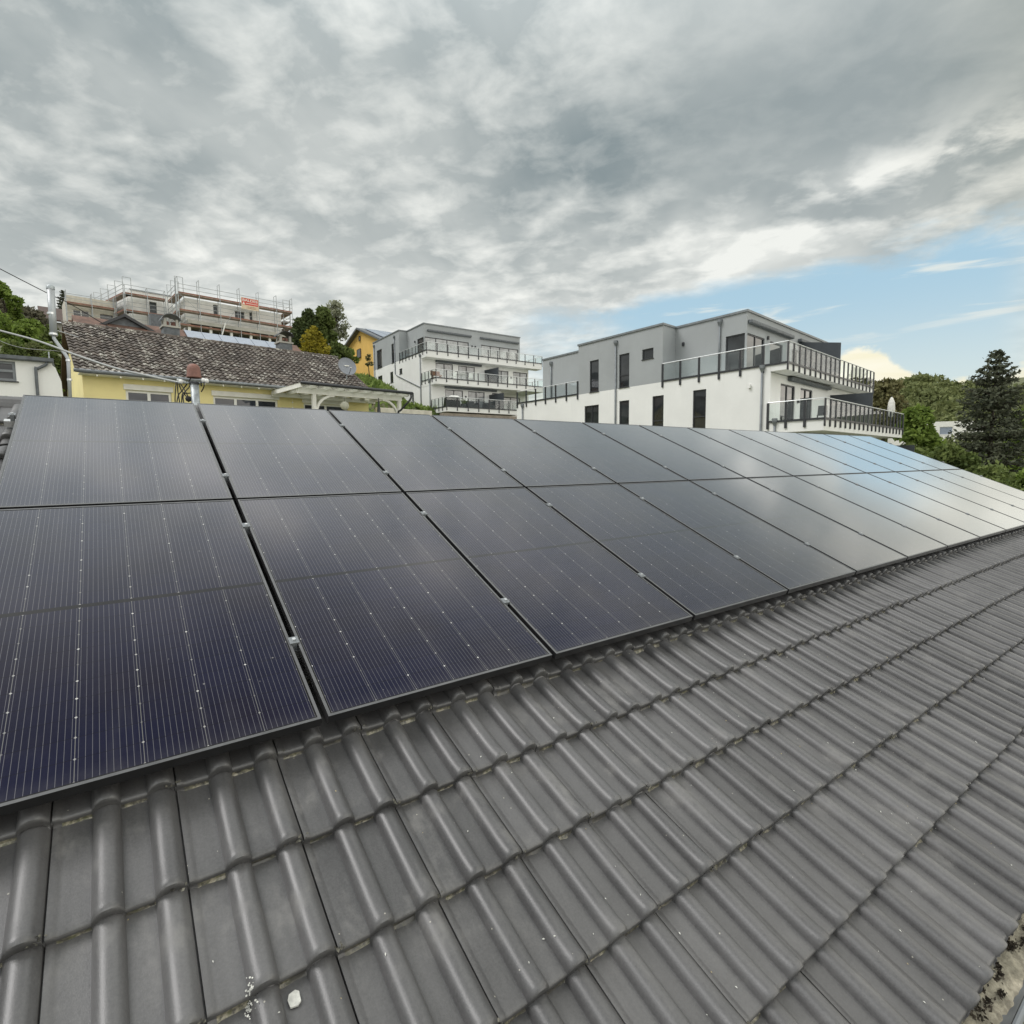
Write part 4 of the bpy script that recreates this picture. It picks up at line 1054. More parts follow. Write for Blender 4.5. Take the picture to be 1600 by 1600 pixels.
    for (x0, x1, y, z) in P['awn']:
        a = MB(); a.box(F, x0, x1, y-.24, y-.002, z-.20, z); a.build('awning_cassette', 'slate', root, bevel=.05)
    for (x, y0, y1, za, zb, z0) in P['screens']:
        s_ = MB(); s_.hexa([F.P(x, y0, z0), F.P(x+.06, y0, z0), F.P(x+.06, y1, z0), F.P(x, y1, z0)], [F.P(x, y0, za), F.P(x+.06, y0, za), F.P(x+.06, y1, zb), F.P(x, y1, zb)]); s_.build('privacy_screen', 'anthracite screen', root)
    for pts in P['pipes']: downpipe([F.P(*p) for p in pts[0]], .05, root, pts[1])
    for (x, y, z, ax_) in P['lamps']:
        l = MB(); l.box(F, x-.06, x+.06, y-.06, y+.06, z-.09, z+.09); l.build('wall_lamp', 'anthracite' if ax_ else 'white plastic', root)

OB = at(1203, 620, 25.5); FB = Frame(OB, 6.95, 91.46)
Bz = 4.62
bB = empty('apartment_block', FB.P(6, 6, -2), 'larger white and grey apartment block with black balcony posts, right of centre', 'apartment block', 'white and grey apartment blocks on the slope')
lf = []
for a1, a0, zt, zb in ((11.72, 10.95, 6.6, 4.62+.02), (9.28, 8.5, 6.6, 4.64)): lf.append((a0, a1, zb, zt, 1, zb+.72))
lf.append((6.76, 7.55, 6.03, 6.6))
for a1, a0, zt in ((12.18, 10.94, 3.83), (9.25, 8.49, 3.87), (6.79, 6.02, 3.9), (4.15, 3.37, 3.93)): lf.append((a0, a1, zt-2.15, zt, 2 if a1-a0 > 1 else 1, zt-1.38 if a1-a0 < 1 else None))
PB = dict(zf2=Bz, zf1=1.98, zf0=-.9, zr=7.70, r=1.32, yp=1.86, x1=13.3, yb=(6.13, 12.74), yend=19.3, ypend=17.7, zg=-5, y0=-1.0, xd0=12.3,
    left=lf, f1=[(1.2, 3.0, 2.02, 3.92), (3.72, 5.4, 2.02, 3.92), (8.9, 10.7, 2.02, 3.92), (11.2, 12.7, 2.02, 3.92)], f0=[(1.5, 3.5, -.8, 1.2), (5, 7, -.8, 1.2)],
    pf=[(1.38, 3.45, 4.72, 6.68, 2), (4.17, 5.85, 4.72, 6.66, 1), (7.2, 8.9, 4.72, 6.66, 2), (9.6, 12.2, 4.72, 6.66, 3)], pleft=[(1.96, 3.02, 4.72, 6.68)],
    decks=[(0, 13.45, -.76, -.002, 4.34, 4.615), (-.03, 13.35, -2.45, -.003, 1.50, 1.975)],
    rails=[([(-.03, 6.1), (-.03, -.79), (13.42, -.79)], Bz, 5.60, (1.06, .72)), ([(-.03, 19.2), (-.03, 12.8)], Bz, 5.50, 1.06), ([(-.06, .05), (-.06, -2.48), (13.32, -2.48)], 1.98, 2.90, (.84, .72))],
    awn=[(1.4, 6.95, 1.86, 7.32), (8.0, 13.0, 1.86, 7.32), (2.0, 7.7, 0, 4.30), (.9, 7.0, -1.0, 1.46)],
    screens=[(8.15, -.45, 1.85, 6.72, 7.15, 4.63), (8.16, -2.15, -.004, 3.80, 3.88, 1.98), (12.9, -3.2, -1.1, 1.05, 1.05, -1.0)],
    pipes=[([(-.07, 9.51, 7.2), (-.07, 9.51, -3)], True), ([(1.25, 16.72, 7.2), (1.25, 16.72, 4.63)], True), ([(-.07, 18.55, 4.3), (-.07, 18.55, -3)], True), ([(1.25, 3.35, 7.35), (1.25, 3.35, 4.63)], True), ([(-.07, .38, 4.42), (-.07, .38, -3)], True), ([(-.09, -.3, 1.9), (-.09, -.3, -3)], True)],
    lamps=[(-.05, 1.0, 3.78, 0), (1.28, 5.6, 6.75, 1), (3.8, 1.82, 6.75, 1), (3.35, -.05, 3.2, 1)], deep=.10, pw=.06)
block(FB, PB, bB)

OA = at(659.5, 600, 54); FA = Frame(OA, -1, 89.5)
bA = empty('apartment_block', FA.P(6, 6, 5), 'smaller white and grey apartment block with three glazed balcony levels, left of the larger block', 'apartment block', 'white and grey apartment blocks on the slope')
PA = dict(f0b=[(9.4, 11.9, 5.7, 7.5)], fglass='curtained glass', zf2=11.22, zf1=8.35, zf0=5.48, zr=14.32, r=.91, yp=1.17, x1=13.08, yb=(5.2, 12.6), yend=12.6, ypend=12.6, zg=2, y0=-2.0, xd0=8.05,
    left=[(10.01, 11.49, 11.24, 13.3, 2), (6.48, 7.27, 11.24, 13.28), (7.01, 7.81, 9.2, 10.36), (4.61, 5.33, 9.8, 10.36), (10.06, 11.39, 8.9, 10.37, 2), (1.96, 2.40, 6.0, 7.51), (4.6, 5.6, 5.9, 7.9)],
    f1=[(1.54, 3.5, 8.4, 10.37), (4.12, 6.1, 8.4, 10.32), (8.6, 10.37, 8.4, 10.27), (10.99, 12.94, 8.4, 10.28)],
    f0=[(1.47, 3.46, 5.55, 7.5), (4.05, 6.0, 5.55, 7.5), (6.9, 7.9, 5.55, 7.5)],
    pf=[(.97, 6.11, 11.3, 13.07, 4), (7.64, 12.55, 11.3, 13.02, 4)], pleft=[(1.27, 2.75, 11.3, 13.07)],
    decks=[(0, 14.15, -1.1, -.002, 10.62, 11.21), (-.02, 12.86, -2.96, -.003, 7.82, 8.34), (-.03, 8.07, -4.96, -.004, 5.06, 5.47)],
    rails=[([(-.03, 5.15), (-.03, -1.13), (14.17, -1.13), (14.17, 5)], 11.22, 12.05, (.75, 1.15, 1.2)), ([(-.05, -.05), (-.05, -2.99), (12.86, -2.99), (12.86, -.02)], 8.35, 9.18, (.75, 1.15, .9)), ([(-.06, -2.05), (-.06, -4.99), (8.08, -4.99), (8.08, -2.05)], 5.48, 6.40, (.75, 1.15, .9))],
    awn=[(1.25, 6.4, 1.17, 13.80), (7.5, 12.6, 1.17, 13.80), (1.5, 6.85, 0, 10.6), (1.4, 7.4, -2.0, 7.8)],
    screens=[(7.3, -2.6, -.004, 10.05, 10.12, 8.36), (6.55, -4.6, -2.005, 7.20, 7.28, 5.49)],
    pipes=[([(-.07, 12.17, 13.8), (-.07, 12.17, 4)], True), ([(-.07, 6.34, 13.75), (-.07, 6.3, 10.0), (-.07, 5.9, 9.75), (-.07, .55, 7.95), (-.07, .3, 7.8)], True), ([(-.07, .2, 10.8), (-.07, .2, 4)], True), ([(-.08, -1.8, 8.1), (-.08, -1.8, 4)], True)],
    lamps=[(3.8, -.05, 9.6, 1), (6.5, 1.12, 12.7, 1), (6.9, 1.12, 12.7, 1), (.85, 3.2, 12.9, 1), (10.7, -.05, 9.6, 1), (3.75, -2.05, 6.9, 1)])
block(FA, PA, bA)
pb = MB(); pb.box(FA, -.5, 9.5, -5.2, -4.5, 2, 4.9); pl_ = pb.build('plinth', 'plinth stone', bA)
lw = MB(); FAW = Frame(FA.P(-3.2, 3, 0), 0); lw.box(FAW, 0, 3.0, 0, .25, 4.0, 6.25); tag(lw.build('path_wall', 'tan stone', bevel=.02), 'low beige wall at the foot of the smaller apartment block, beside the white pergola', 'wall')

# terrace furniture
chair(FA.P(2.4, -2.0, 8.345), R(200), 'white shell chair left of the table on the middle balcony of the smaller block')
chair(FA.P(4.35, -2.0, 8.345), R(160), 'white shell chair right of the table on the middle balcony of the smaller block')
t = empty('terrace_table', FA.P(3.35, -1.9, 8.345), 'white table between two white chairs on the middle balcony of the smaller block', 'table')
m = MB(); m.lathe(FA.P(3.35, -1.9, 8.345), [(.001, .74), (.5, .74), (.5, .71), (.001, .71)], 18); m.build('top', 'curtain', t)
m = MB(); m.lathe(FA.P(3.35, -1.9, 8.345), [(.28, 0), (.26, .03), (.035, .05), (.035, .71)], 12); m.build('leg', 'zinc', t)
t = empty('garden_bench', FA.P(.55, -1.9, 8.345), 'small brown wooden bench at the left end of the middle balcony of the smaller block', 'bench')
m = MB(); m.box(FA, .1, 1.1, -2.1, -1.7, 8.75, 8.81); m.build('seat', 'scaffold board', t); m = MB(); m.box(FA, .1, 1.1, -1.68, -1.64, 8.82, 9.2); m.build('backrest', 'scaffold board', t)
for x in (.15, 1.0):
    m = MB(); m.box(FA, x, x+.06, -2.08, -1.72, 8.345, 8.749); m.build('leg', 'scaffold board', t)
g_ = empty('covered_grill', FA.P(1.0, -4.1, 5.475), 'black covered grill with white lid, left end of the lowest balcony of the smaller block', 'grill')
m = MB(); m.hexa([FA.P(.2, -4.6, 5.475), FA.P(1.75, -4.6, 5.475), FA.P(1.75, -3.8, 5.475), FA.P(.2, -3.8, 5.475)], [FA.P(.3, -4.5, 6.45), FA.P(1.65, -4.5, 6.5), FA.P(1.65, -3.9, 6.5), FA.P(.3, -3.9, 6.45)]); m.build('cover', 'black cable', g_, bevel=.08)
m = MB(); m.hexa([FA.P(.7, -4.5, 6.5), FA.P(1.7, -4.5, 6.5), FA.P(1.7, -3.9, 6.5), FA.P(.7, -3.9, 6.5)], [FA.P(.8, -4.4, 6.62), FA.P(1.55, -4.4, 6.64), FA.P(1.55, -4.0, 6.64), FA.P(.8, -4.0, 6.62)]); m.build('lid', 'white plastic', g_, bevel=.04)
for k, (x, w_, h_, lab) in enumerate(((2.3, .5, .8, 'small dark planter box with a plant beside the covered grill on the lowest balcony'), (3.1, 1.1, .8, 'black rattan armchair behind the glass in the middle of the lowest balcony, nearer the grill'), (5.3, 1.2, .75, 'black rattan armchair on the lowest balcony nearer the dark privacy screen'))):
    y = -4.2; rr = empty('planter_box' if k == 0 else 'rattan_armchair', FA.P(x, y, 5.475), lab, 'planter' if k == 0 else 'armchair')
    if k == 0:
        m = MB(); m.box(FA, x-.25, x+.25, y-.25, y+.25, 5.475, 5.95); m.build('box', 'anthracite', rr, bevel=.02)
        C = FA.P(x, y, 6.1)+np.random.default_rng(2).normal(size=(160, 3))*.14; v, q = leaf_quads(C-np.array(rr.location), .09, 0, 3); np_mesh('leaves', v, q, 'mid leaves', rr)
    else:
        m = MB(); m.box(FA, x-w_/2, x+w_/2, y-.35, y+.35, 5.55, 5.9); m.build('seat', 'anthracite', rr, bevel=.04)
        m = MB(); m.box(FA, x-w_/2, x+w_/2, y+.353, y+.47, 5.55, 5.475+h_); m.build('backrest', 'anthracite', rr, bevel=.04)
        for sx in (-1, 1):
            m = MB(); m.box(FA, x+sx*(w_/2+.06)-.055, x+sx*(w_/2+.06)+.055, y-.35, y+.45, 5.48, 6.1); m.build('armrest', 'anthracite', rr, bevel=.04)
chair(FB.P(3.4, -1.2, 1.98), R(120), 'dark metal chair behind the left glass on the lower balcony of the larger block', 'anthracite')
pp = FB.P(12.6, -2.0, 1.98)
pr = empty('closed_parasol', pp, 'closed cream parasol standing at the far end of the lower balcony of the larger block', 'parasol')
m = MB(); m.lathe(pp, [(.04, .75), (.17, .85), (.20, 1.2), (.17, 1.6), (.08, 1.85), (.02, 1.93), (.001, 1.95)], 12); m.build('canopy', 'parasol cloth', pr, smooth=True)
m = MB(); m.tube([pp, pp+V(0, 0, 1.98)], .024, 8); m.build('pole', 'anthracite', pr)
m = MB(); m.lathe(pp, [(.25, 0), (.25, .06), (.05, .09), (.04, .4)], 12); m.build('base', 'dull concrete', pr)

# ---------------------------------------------------------------- brown-roofed house with dormer and pale solar panels, behind the yellow house
KO = at(282, 515, 36); FK = Frame(KO, 6.3, 96.3); zk = KO[2]
xk0 = solve_x(FK, 112, 0, zk)
kh = empty('brown_roof_house', FK.P(1, 0, 4), 'house with reddish brown roof and slate gable showing above the ridge of the yellow house', 'house')
m = MB(); sl_ = math.tan(R(32))
m.hexa([FK.P(xk0, -5, zk-5*sl_-.2), FK.P(7.6, -5, zk-5*sl_-.2), FK.P(7.6, .0, zk-.2), FK.P(xk0, .0, zk-.2)], [FK.P(xk0, -5, zk-5*sl_), FK.P(7.6, -5, zk-5*sl_), FK.P(7.6, .0, zk), FK.P(xk0, .0, zk)])
m.hexa([FK.P(xk0, 0.001, zk-.2), FK.P(7.6, 0.001, zk-.2), FK.P(7.6, 5, zk-5*sl_-.2), FK.P(xk0, 5, zk-5*sl_-.2)], [FK.P(xk0, .001, zk), FK.P(7.6, .001, zk), FK.P(7.6, 5, zk-5*sl_), FK.P(xk0, 5, zk-5*sl_)])
m.build('roof', 'brown tile roof', kh)
m = MB(); m.box(FK, xk0+.4, 7.2, -4.4, 4.4, 3, zk-4.6*sl_); m.build('wall', 'white render', kh)
m = MB()
pk = at(194, 494, 33.5); lk = at(153, 510, 33.5); rk = at(243, 523, 33.5)
pln = FK.y
def onp(px, py, P0):
    r = ray(px, py); t = ((P0-CAM) @ pln)/(r @ pln); return CAM+r*t
pk = onp(194, 496, pk); lk = onp(157, 511, pk); rk = onp(240, 522, pk)
lk2, rk2 = lk-V(0, 0, 1.6), rk-V(0, 0, 1.2)
m.face([lk2, rk2, rk, pk, lk]); m.build('gable', 'slate', kh)
m = MB(); bk = FK.y*4.5; up_ = V(0, 0, .18); fr = -FK.y*.25
lx = lk+(lk-pk)*.10; rx = rk+(rk-pk)*.06
m.hexa([lx+fr, pk+fr, pk+bk, lx+bk], [lx+fr+up_, pk+fr+up_, pk+bk+up_, lx+bk+up_]); m.hexa([pk+fr+V(0, 0, .002), rx+fr, rx+bk, pk+bk+V(0, 0, .002)], [pk+fr+up_+V(0, 0, .002), rx+fr+up_, rx+bk+up_, pk+bk+up_+V(0, 0, .002)])
m.build('dormer_roof', 'anthracite', kh)
q0 = at(246, 503, 37.5); m = MB(); m.box(Frame(q0, 6.3), -.45, .42, -.4, .4, q0[2]-1.5, q0[2]+.42); m.build('chimney', 'slate', kh)
for i in range(6):
    x0 = .15+i*1.03; r = empty('roof_solar_panel', FK.P(x0, -.2, zk), 'pale blue-grey solar panel on the brown roof, '+('leftmost' if i == 0 else 'rightmost' if i == 5 else ORD[i]+' from the left')+' of the row behind the yellow house', 'solar panel', 'pale solar panels on the brown roof')
    m = MB()
    for a0, a1, b0, b1, h in ((x0, x0+1.0, -2.0, -.2, .10),):
        m.hexa([FK.P(a0, b0, zk+b0*sl_+.05), FK.P(a1, b0, zk+b0*sl_+.05), FK.P(a1, b1, zk+b1*sl_+.05), FK.P(a0, b1, zk+b1*sl_+.05)], [FK.P(a0, b0, zk+b0*sl_+h), FK.P(a1, b0, zk+b0*sl_+h), FK.P(a1, b1, zk+b1*sl_+h), FK.P(a0, b1, zk+b1*sl_+h)])
    m.build('glass', 'far panel', r)

# ---------------------------------------------------------------- house shell under construction with scaffolding
SO = at(278, 457, 62); FS = Frame(SO, 7, 97)
cs = empty('building_shell', FS.P(5, 5, 14), 'unfinished white block building shell with flat roof behind scaffolding, upper left', 'building')
m = MB(); oh = [(3.9, 4.4, 18.2, 19.6), (8.0, 8.35, 18.1, 19.5), (6.3, 7.4, 18.25, 19.3)]
facade(m, FS, 'y', 1.2, .9, 11.9, 17.15, 19.85, oh, .3)
m.face([FS.P(.9, 1.2, 15), FS.P(.9, 9, 15), FS.P(.9, 9, 19.85), FS.P(.9, 1.2, 19.85)]); m.face([FS.P(11.9, 1.2, 15), FS.P(11.9, 9, 15), FS.P(11.9, 9, 19.85), FS.P(11.9, 1.2, 19.85)])
m.face([FS.P(.9, 1.2, 19.85), FS.P(11.9, 1.2, 19.85), FS.P(11.9, 9, 19.85), FS.P(.9, 9, 19.85)])
facade(m, FS, 'y', 6.2, -3.6, .9, 15, 21.05, [(-1.75, -1.0, 17.9, 20.0)], .3)
m.build('wall', 'block wall', cs)
m = MB(); m.face([FS.P(-3.6, 6.2, 21.05), FS.P(.9, 6.2, 21.05), FS.P(.9, 14, 21.05), FS.P(-3.6, 14, 21.05)])
FL = Frame(FS.P(-3.6, 6.2, 0), 7, 108)
m.face([FL.P(0, 0, 15), FL.P(0, 9, 15), FL.P(0, 9, 21.05), FL.P(0, 0, 21.05)]); m.build('side_wall', 'block wall', cs)
m = MB(); m.box(FS, -3.7, .95, 6.1, 6.199, 20.98, 21.10); m.build('roof_edge', 'zinc', cs)
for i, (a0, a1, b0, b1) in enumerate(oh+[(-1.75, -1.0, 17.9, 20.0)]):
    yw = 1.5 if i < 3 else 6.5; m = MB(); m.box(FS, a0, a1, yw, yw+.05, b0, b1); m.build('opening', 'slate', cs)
m = MB(); m.box(FS, .8, 12.6, -.1, 9, 16.72, 17.12); m.build('floor_slab', 'dull concrete', cs)
for i in range(6):
    m = MB(); x = 1.0+i*2.25; m.box(FS, x-.14, x+.14, .2, .5, 14, 16.718); m.build('column', 'block wall', cs)
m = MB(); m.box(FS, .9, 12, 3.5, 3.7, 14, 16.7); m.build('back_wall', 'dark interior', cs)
# lower wing further left
FW = Frame(FS.P(-9.4, 8, 0), 7, 97)
m = MB(); facade(m, FW, 'y', 0, 0, 4.6, 14.5, 19.7, [(.5, 2.0, 17.0, 18.2), (3.0, 4.2, 17.2, 18.1)], .3); m.face([FW.P(0, 0, 19.7), FW.P(4.6, 0, 19.7), FW.P(4.6, 6, 19.7), FW.P(0, 6, 19.7)]); m.face([FW.P(0, 0, 14.5), FW.P(0, 6, 14.5), FW.P(0, 6, 19.7), FW.P(0, 0, 19.7)])
m.build('wing_wall', 'tan stone', cs)
window(FW, 'y', 0, (.5, 2.0, 17.0, 18.2), cs, .2, bars=2, frame='white plastic', sill=False); window(FW, 'y', 0, (3.0, 4.2, 17.2, 18.1), cs, .2, frame='anthracite', sill=False)

def scaffold(F, xs, y0, y1, levels, top, root, low, ends=(True, True), axis='x'):
    """frames with two standards, decks, toe boards and double guardrails; runs along local x (or y)"""
    def P(a, b, z): return F.P(a, b, z) if axis == 'x' else F.P(b, a, z)
    for k, x in enumerate(xs):
        m = MB()
        for y in (y0, y1): m.tube([P(x, y, low), P(x, y, top)], .042, 6)
        m.tube([P(x, y0, top-.02), P(x, y1, top-.02)], .028, 5)
        for z in levels: m.tube([P(x, y0, z-.06), P(x, y1, z-.06)], .028, 5)
        m.build('standard_frame', 'scaffold tube', root)
    for z in levels:
        for a, b in zip(xs[:-1], xs[1:]):
            m = MB()
            c = [P(a+.02, y0+.05, z-.05), P(b-.02, y0+.05, z-.05), P(b-.02, y1-.03, z-.05), P(a+.02, y1-.03, z-.05)]
            m.hexa(c, [p+V(0, 0, .06) for p in c]); m.build('deck', 'scaffold deck', root)
            m = MB(); c = [P(a, y0-.005, z+.012), P(b, y0-.005, z+.012), P(b, y0+.03, z+.012), P(a, y0+.03, z+.012)]
            m.hexa(c, [p+V(0, 0, .15) for p in c]); m.build('toe_board', 'scaffold board', root)
            m = MB(); m.tube([P(a, y0, z+.55), P(b, y0, z+.55)], .03, 5); m.tube([P(a, y0, z+1.02), P(b, y0, z+1.02)], .03, 5); m.build('guardrail', 'scaffold tube', root)
    return root
XS = [0, 2.16, 4.36, 6.56, 8.77, 10.93, 12.9]
s1 = empty('scaffold', FS.P(6, 0, 14), 'long scaffold run with a red sign in front of the unfinished building', 'scaffold', 'scaffolding round the unfinished building')
scaffold(FS, XS, 0, .85, [16.42, 18.05, 19.95], 21.75, s1, 14)
for (a, za), (b, zb) in (((4.4, 16.5), (6.5, 19.9)), ((2.2, 18.1), (.1, 19.9))):
    m = MB(); m.tube([FS.P(a, -.03, za), FS.P(b, -.03, zb)], .022, 5); m.build('diagonal_brace', 'scaffold tube', s1)
m = MB(); m.tube([FS.P(4.1, -.3, 15.2), FS.P(4.75, -.3, 17.3)], .07, 6); m.build('prop', 'white plastic', s1)
s2 = empty('scaffold', FS.P(12.9, 2, 14), 'scaffold stair bay at the right end of the unfinished building', 'scaffold', 'scaffolding round the unfinished building')
FS2 = Frame(FS.P(13.0, .9, 0), 7, 97)
scaffold(FS2, [0, 2.2, 4.4], -.02, -.9, [16.42, 17.3, 18.05, 19.0, 19.95], 21.65, s2, 14, axis='y')
s3 = empty('scaffold', FS.P(0, 3, 14), 'short scaffold return between the long run and the taller left block', 'scaffold', 'scaffolding round the unfinished building')
scaffold(Frame(FS.P(-.05, .9, 0), 7, 97), [0, 2.0, 4.0], -.02, .8, [16.42, 18.05, 19.95], 22.0, s3, 14, axis='y')
s4 = empty('scaffold', FS.P(-3, 5, 14), 'scaffold along the front of the taller left block of the unfinished building', 'scaffold', 'scaffolding round the unfinished building')
scaffold(Frame(FS.P(-4.3, 5.0, 0), 7, 97), [0, 2.2, 4.0], 0, .85, [16.4, 18.25, 20.15], 21.2, s4, 14)
s5 = empty('scaffold', FS.P(-4.3, 9, 14), 'scaffold along the receding left side of the taller block', 'scaffold', 'scaffolding round the unfinished building')
scaffold(Frame(FS.P(-4.45, 5.0, 0), 7, 108), [0, 2.3, 4.6, 6.9, 9.2], 0, .8, [16.4, 18.25, 20.15], 22.0, s5, 14, axis='y')
s6 = empty('scaffold', FW.P(2, -.8, 14), 'low scaffold with dark red boards before the left wing of the unfinished building', 'scaffold', 'scaffolding round the unfinished building')
scaffold(Frame(FW.P(-.1, -1.0, 0), 7, 97), [0, 2.3, 4.4], 0, .8, [16.55, 18.6], 20.0, s6, 14)
# red company sign hung on the scaffold
r = empty('company_sign', FS.P(7.7, -.1, 20), 'red and cream company banner with white lettering hung on the scaffold guardrail', 'sign')
def sgn(x0, x1, z0, z1, m_, nm, d=0.0, par=r):
    b = MB(); b.box(FS, x0, x1, -.14-d, -.11-d, z0, z1); return b.build(nm, m_, par)
sx0, sx1 = 6.68, 8.70; sz0, sz1 = 19.36, 20.72
pan = sgn(sx0, sx1, sz0, sz1, 'cream banner', 'panel'); sgn(sx0+.08, sx1-.06, sz0+.52, sz1-.05, 'red banner', 'red_field', .004)
def letters(txt, x0, x1, z0, h, m_, par, F, y):
    cu = bpy.data.curves.new('lettering', 'FONT'); cu.body = txt; cu.size = 1; cu.extrude = .004; cu.offset = .022
    o = bpy.data.objects.new('lettering', cu); COL.objects.link(o); bpy.context.view_layer.update()
    dg = bpy.context.evaluated_depsgraph_get(); me = bpy.data.meshes.new_from_object(o.evaluated_get(dg)); bpy.data.objects.remove(o)
    vv = np.array([v.co[:] for v in me.vertices]); mn, mx = vv.min(0), vv.max(0)
    off = np.array(par.location); par_ = par.parent
    while par_ is not None: off = off+np.array(par_.location); par_ = par_.parent
    for v, c in zip(me.vertices, vv):
        v.co = Vector(F.P(x0+(c[0]-mn[0])/(mx[0]-mn[0])*(x1-x0), y-.02*c[2], z0+(c[1]-mn[1])/(mx[1]-mn[1])*h)-off)
    me.materials.clear(); me.materials.append(MAT[m_])
    o = bpy.data.objects.new('lettering', me); COL.objects.link(o); o.parent = par; return o
letters('BALDES', sx0+.16, sx1-.12, sz0+.93, .30, 'banner white', r, FS, -.152)
for i in range(11): sgn(sx0+.55+i*.125, sx0+.64+i*.125, sz0+.68, sz0+.77, 'banner white', 'small_lettering', .006)
e = MB(); e.hexa([FS.P(sx0+.12, -.152, sz0+.56), FS.P(sx0+.46, -.152, sz0+.56), FS.P(sx0+.46, -.146, sz0+.56), FS.P(sx0+.12, -.146, sz0+.56)], [FS.P(sx0+.28, -.152, sz0+.86), FS.P(sx0+.30, -.152, sz0+.86), FS.P(sx0+.30, -.146, sz0+.86), FS.P(sx0+.28, -.146, sz0+.86)]); e.build('emblem', 'banner white', r)
for z in (.14, .30): sgn(sx0+.7, sx1-.3, sz0+z, sz0+z+.05, 'brick red', 'small_lettering', .004)

# ---------------------------------------------------------------- ochre gable house up the bank
L_ = at(537, 541, 74); R_ = at(596, 529.5, 64); hd = (R_-L_)*V(1, 1, 0); wd = np.linalg.norm(hd); azo = math.degrees(math.atan2(hd[1], hd[0]))
FO = Frame(L_, azo); ze = L_[2]
xp = solve_x(FO, 557.5, 0, ze+2); pz = None
def zpl(F, px, py, y=0.0):
    r = ray(px, py); n = F.y; t = ((F.P(0, y, 0)-CAM) @ n)/(r @ n); p = CAM+r*t; return (p-F.O) @ F.x, p[2]
zp = zpl(FO, 557.5, 512)[1]; zeR = zpl(FO, 596, 529.5)[1]
oh_ = empty('ochre_house', FO.P(wd/2, 3, ze-5), 'ochre gable house with dark roof edge up the grassy bank behind the smaller apartment block', 'house')
Yi = .5
win = []
for a, b, c, d_ in ((561.2, 563.8, 526, 532), (558.2, 564.6, 547, 558)):
    x0, z1 = zpl(FO, a, b and c, Yi); x1, z0 = zpl(FO, b, d_, Yi); win.append((x0, x1, z0, z1))
m = MB(); facade(m, FO, 'y', Yi, .25, wd-.3, ze-7, min(ze, zeR)-.15, [w_ for w_ in win if w_[3] < min(ze, zeR)-.15], .15)
zb_ = min(ze, zeR)-.15
ww = [w_ for w_ in win if w_[3] >= zb_]
# gable triangle
m.face([FO.P(.25, Yi, zb_), FO.P(wd-.3, Yi, zb_), FO.P(wd-.3, Yi, zeR-.12), FO.P(xp, Yi, zp-.14), FO.P(.25, Yi, ze-.12)])
for xx, zx in ((.25, ze), (wd-.3, zeR)): m.face([FO.P(xx, Yi, ze-7), FO.P(xx, 9, ze-7), FO.P(xx, 9, zx-.15), FO.P(xx, Yi, zx-.15)])
m.build('wall', 'ochre render', oh_)
for w_ in win: window(FO, 'y', Yi if w_ not in ww else Yi-.16, w_, oh_, .12, frame='fascia brown', w=.05)
m = MB(); dz = V(0, 0, .22)
for (xa, za), (xb, zb2) in (((-.1, ze-.1), (xp, zp)), ((xp, zp), (wd+.2, zeR-.1))):
    b = [FO.P(xa, -.1, za-.22), FO.P(xb, -.1, zb2-.22), FO.P(xb, 9.5, zb2-.22), FO.P(xa, 9.5, za-.22)]; m.hexa(b, [p+dz for p in b])
m.build('roof', 'slate', oh_)
for i in range(5):
    m = MB(); f0, f1 = .08, .80; b = []
    y0 = .8+i*1.5
    for f_, y in ((f0, y0), (f1, y0), (f1, y0+1.42), (f0, y0+1.42)): b.append(FO.P(xp+(wd-xp)*f_, y, zp+(zeR-zp)*f_+.06))
    m.hexa(b, [p+V(0, 0, .05) for p in b]); m.build('roof_panel', 'far panel', oh_)
# dark-roofed house at the far left of the building shell
q = at(98, 492, 75); FD = Frame(q, 7)
dh = empty('dark_roof_house', q+V(0, 3, -5), 'dark brown roof of a house seen between the grey flue and the scaffolding', 'house')
m = MB(); m.hexa([FD.P(-2.5, -3, q[2]-1.6), FD.P(6, -3, q[2]-1.6), FD.P(6, 2, q[2]+1.0), FD.P(-2.5, 2, q[2]+1.0)], [FD.P(-2.5, -3, q[2]-1.4), FD.P(6, -3, q[2]-1.4), FD.P(6, 2, q[2]+1.2), FD.P(-2.5, 2, q[2]+1.2)]); m.build('roof', 'fascia brown', dh)
m = MB(); m.box(FD, -2.2, 5.7, -2.4, 1.6, q[2]-6, q[2]-1.62); m.build('wall', 'dull concrete', dh)
# small pale house far right among the trees
q = at(1455, 659, 84); FH2 = Frame(q, -48)
wh = empty('flat_roofed_house', q+V(4, 3, -4), 'pale flat-roofed house with one window glimpsed between the green trees and the spruce', 'house')
m = MB(); facade(m, FH2, 'y', 0, 0, 7, q[2]-9, q[2], [(1.2, 3.0, q[2]-2.0, q[2]-.8)], .2); m.face([FH2.P(0, 0, q[2]), FH2.P(7, 0, q[2]), FH2.P(7, 8, q[2]), FH2.P(0, 8, q[2])])
m.face([FH2.P(0, 0, q[2]-9), FH2.P(0, 8, q[2]-9), FH2.P(0, 8, q[2]), FH2.P(0, 0, q[2])])
m.box(FH2, -2.6, -.01, .5, 8, q[2]-9, q[2]-.6); m.build('wall', 'white paint', wh)
window(FH2, 'y', 0, (1.2, 3.0, q[2]-2.0, q[2]-.8), wh, .15, frame='white plastic', glass='far panel')
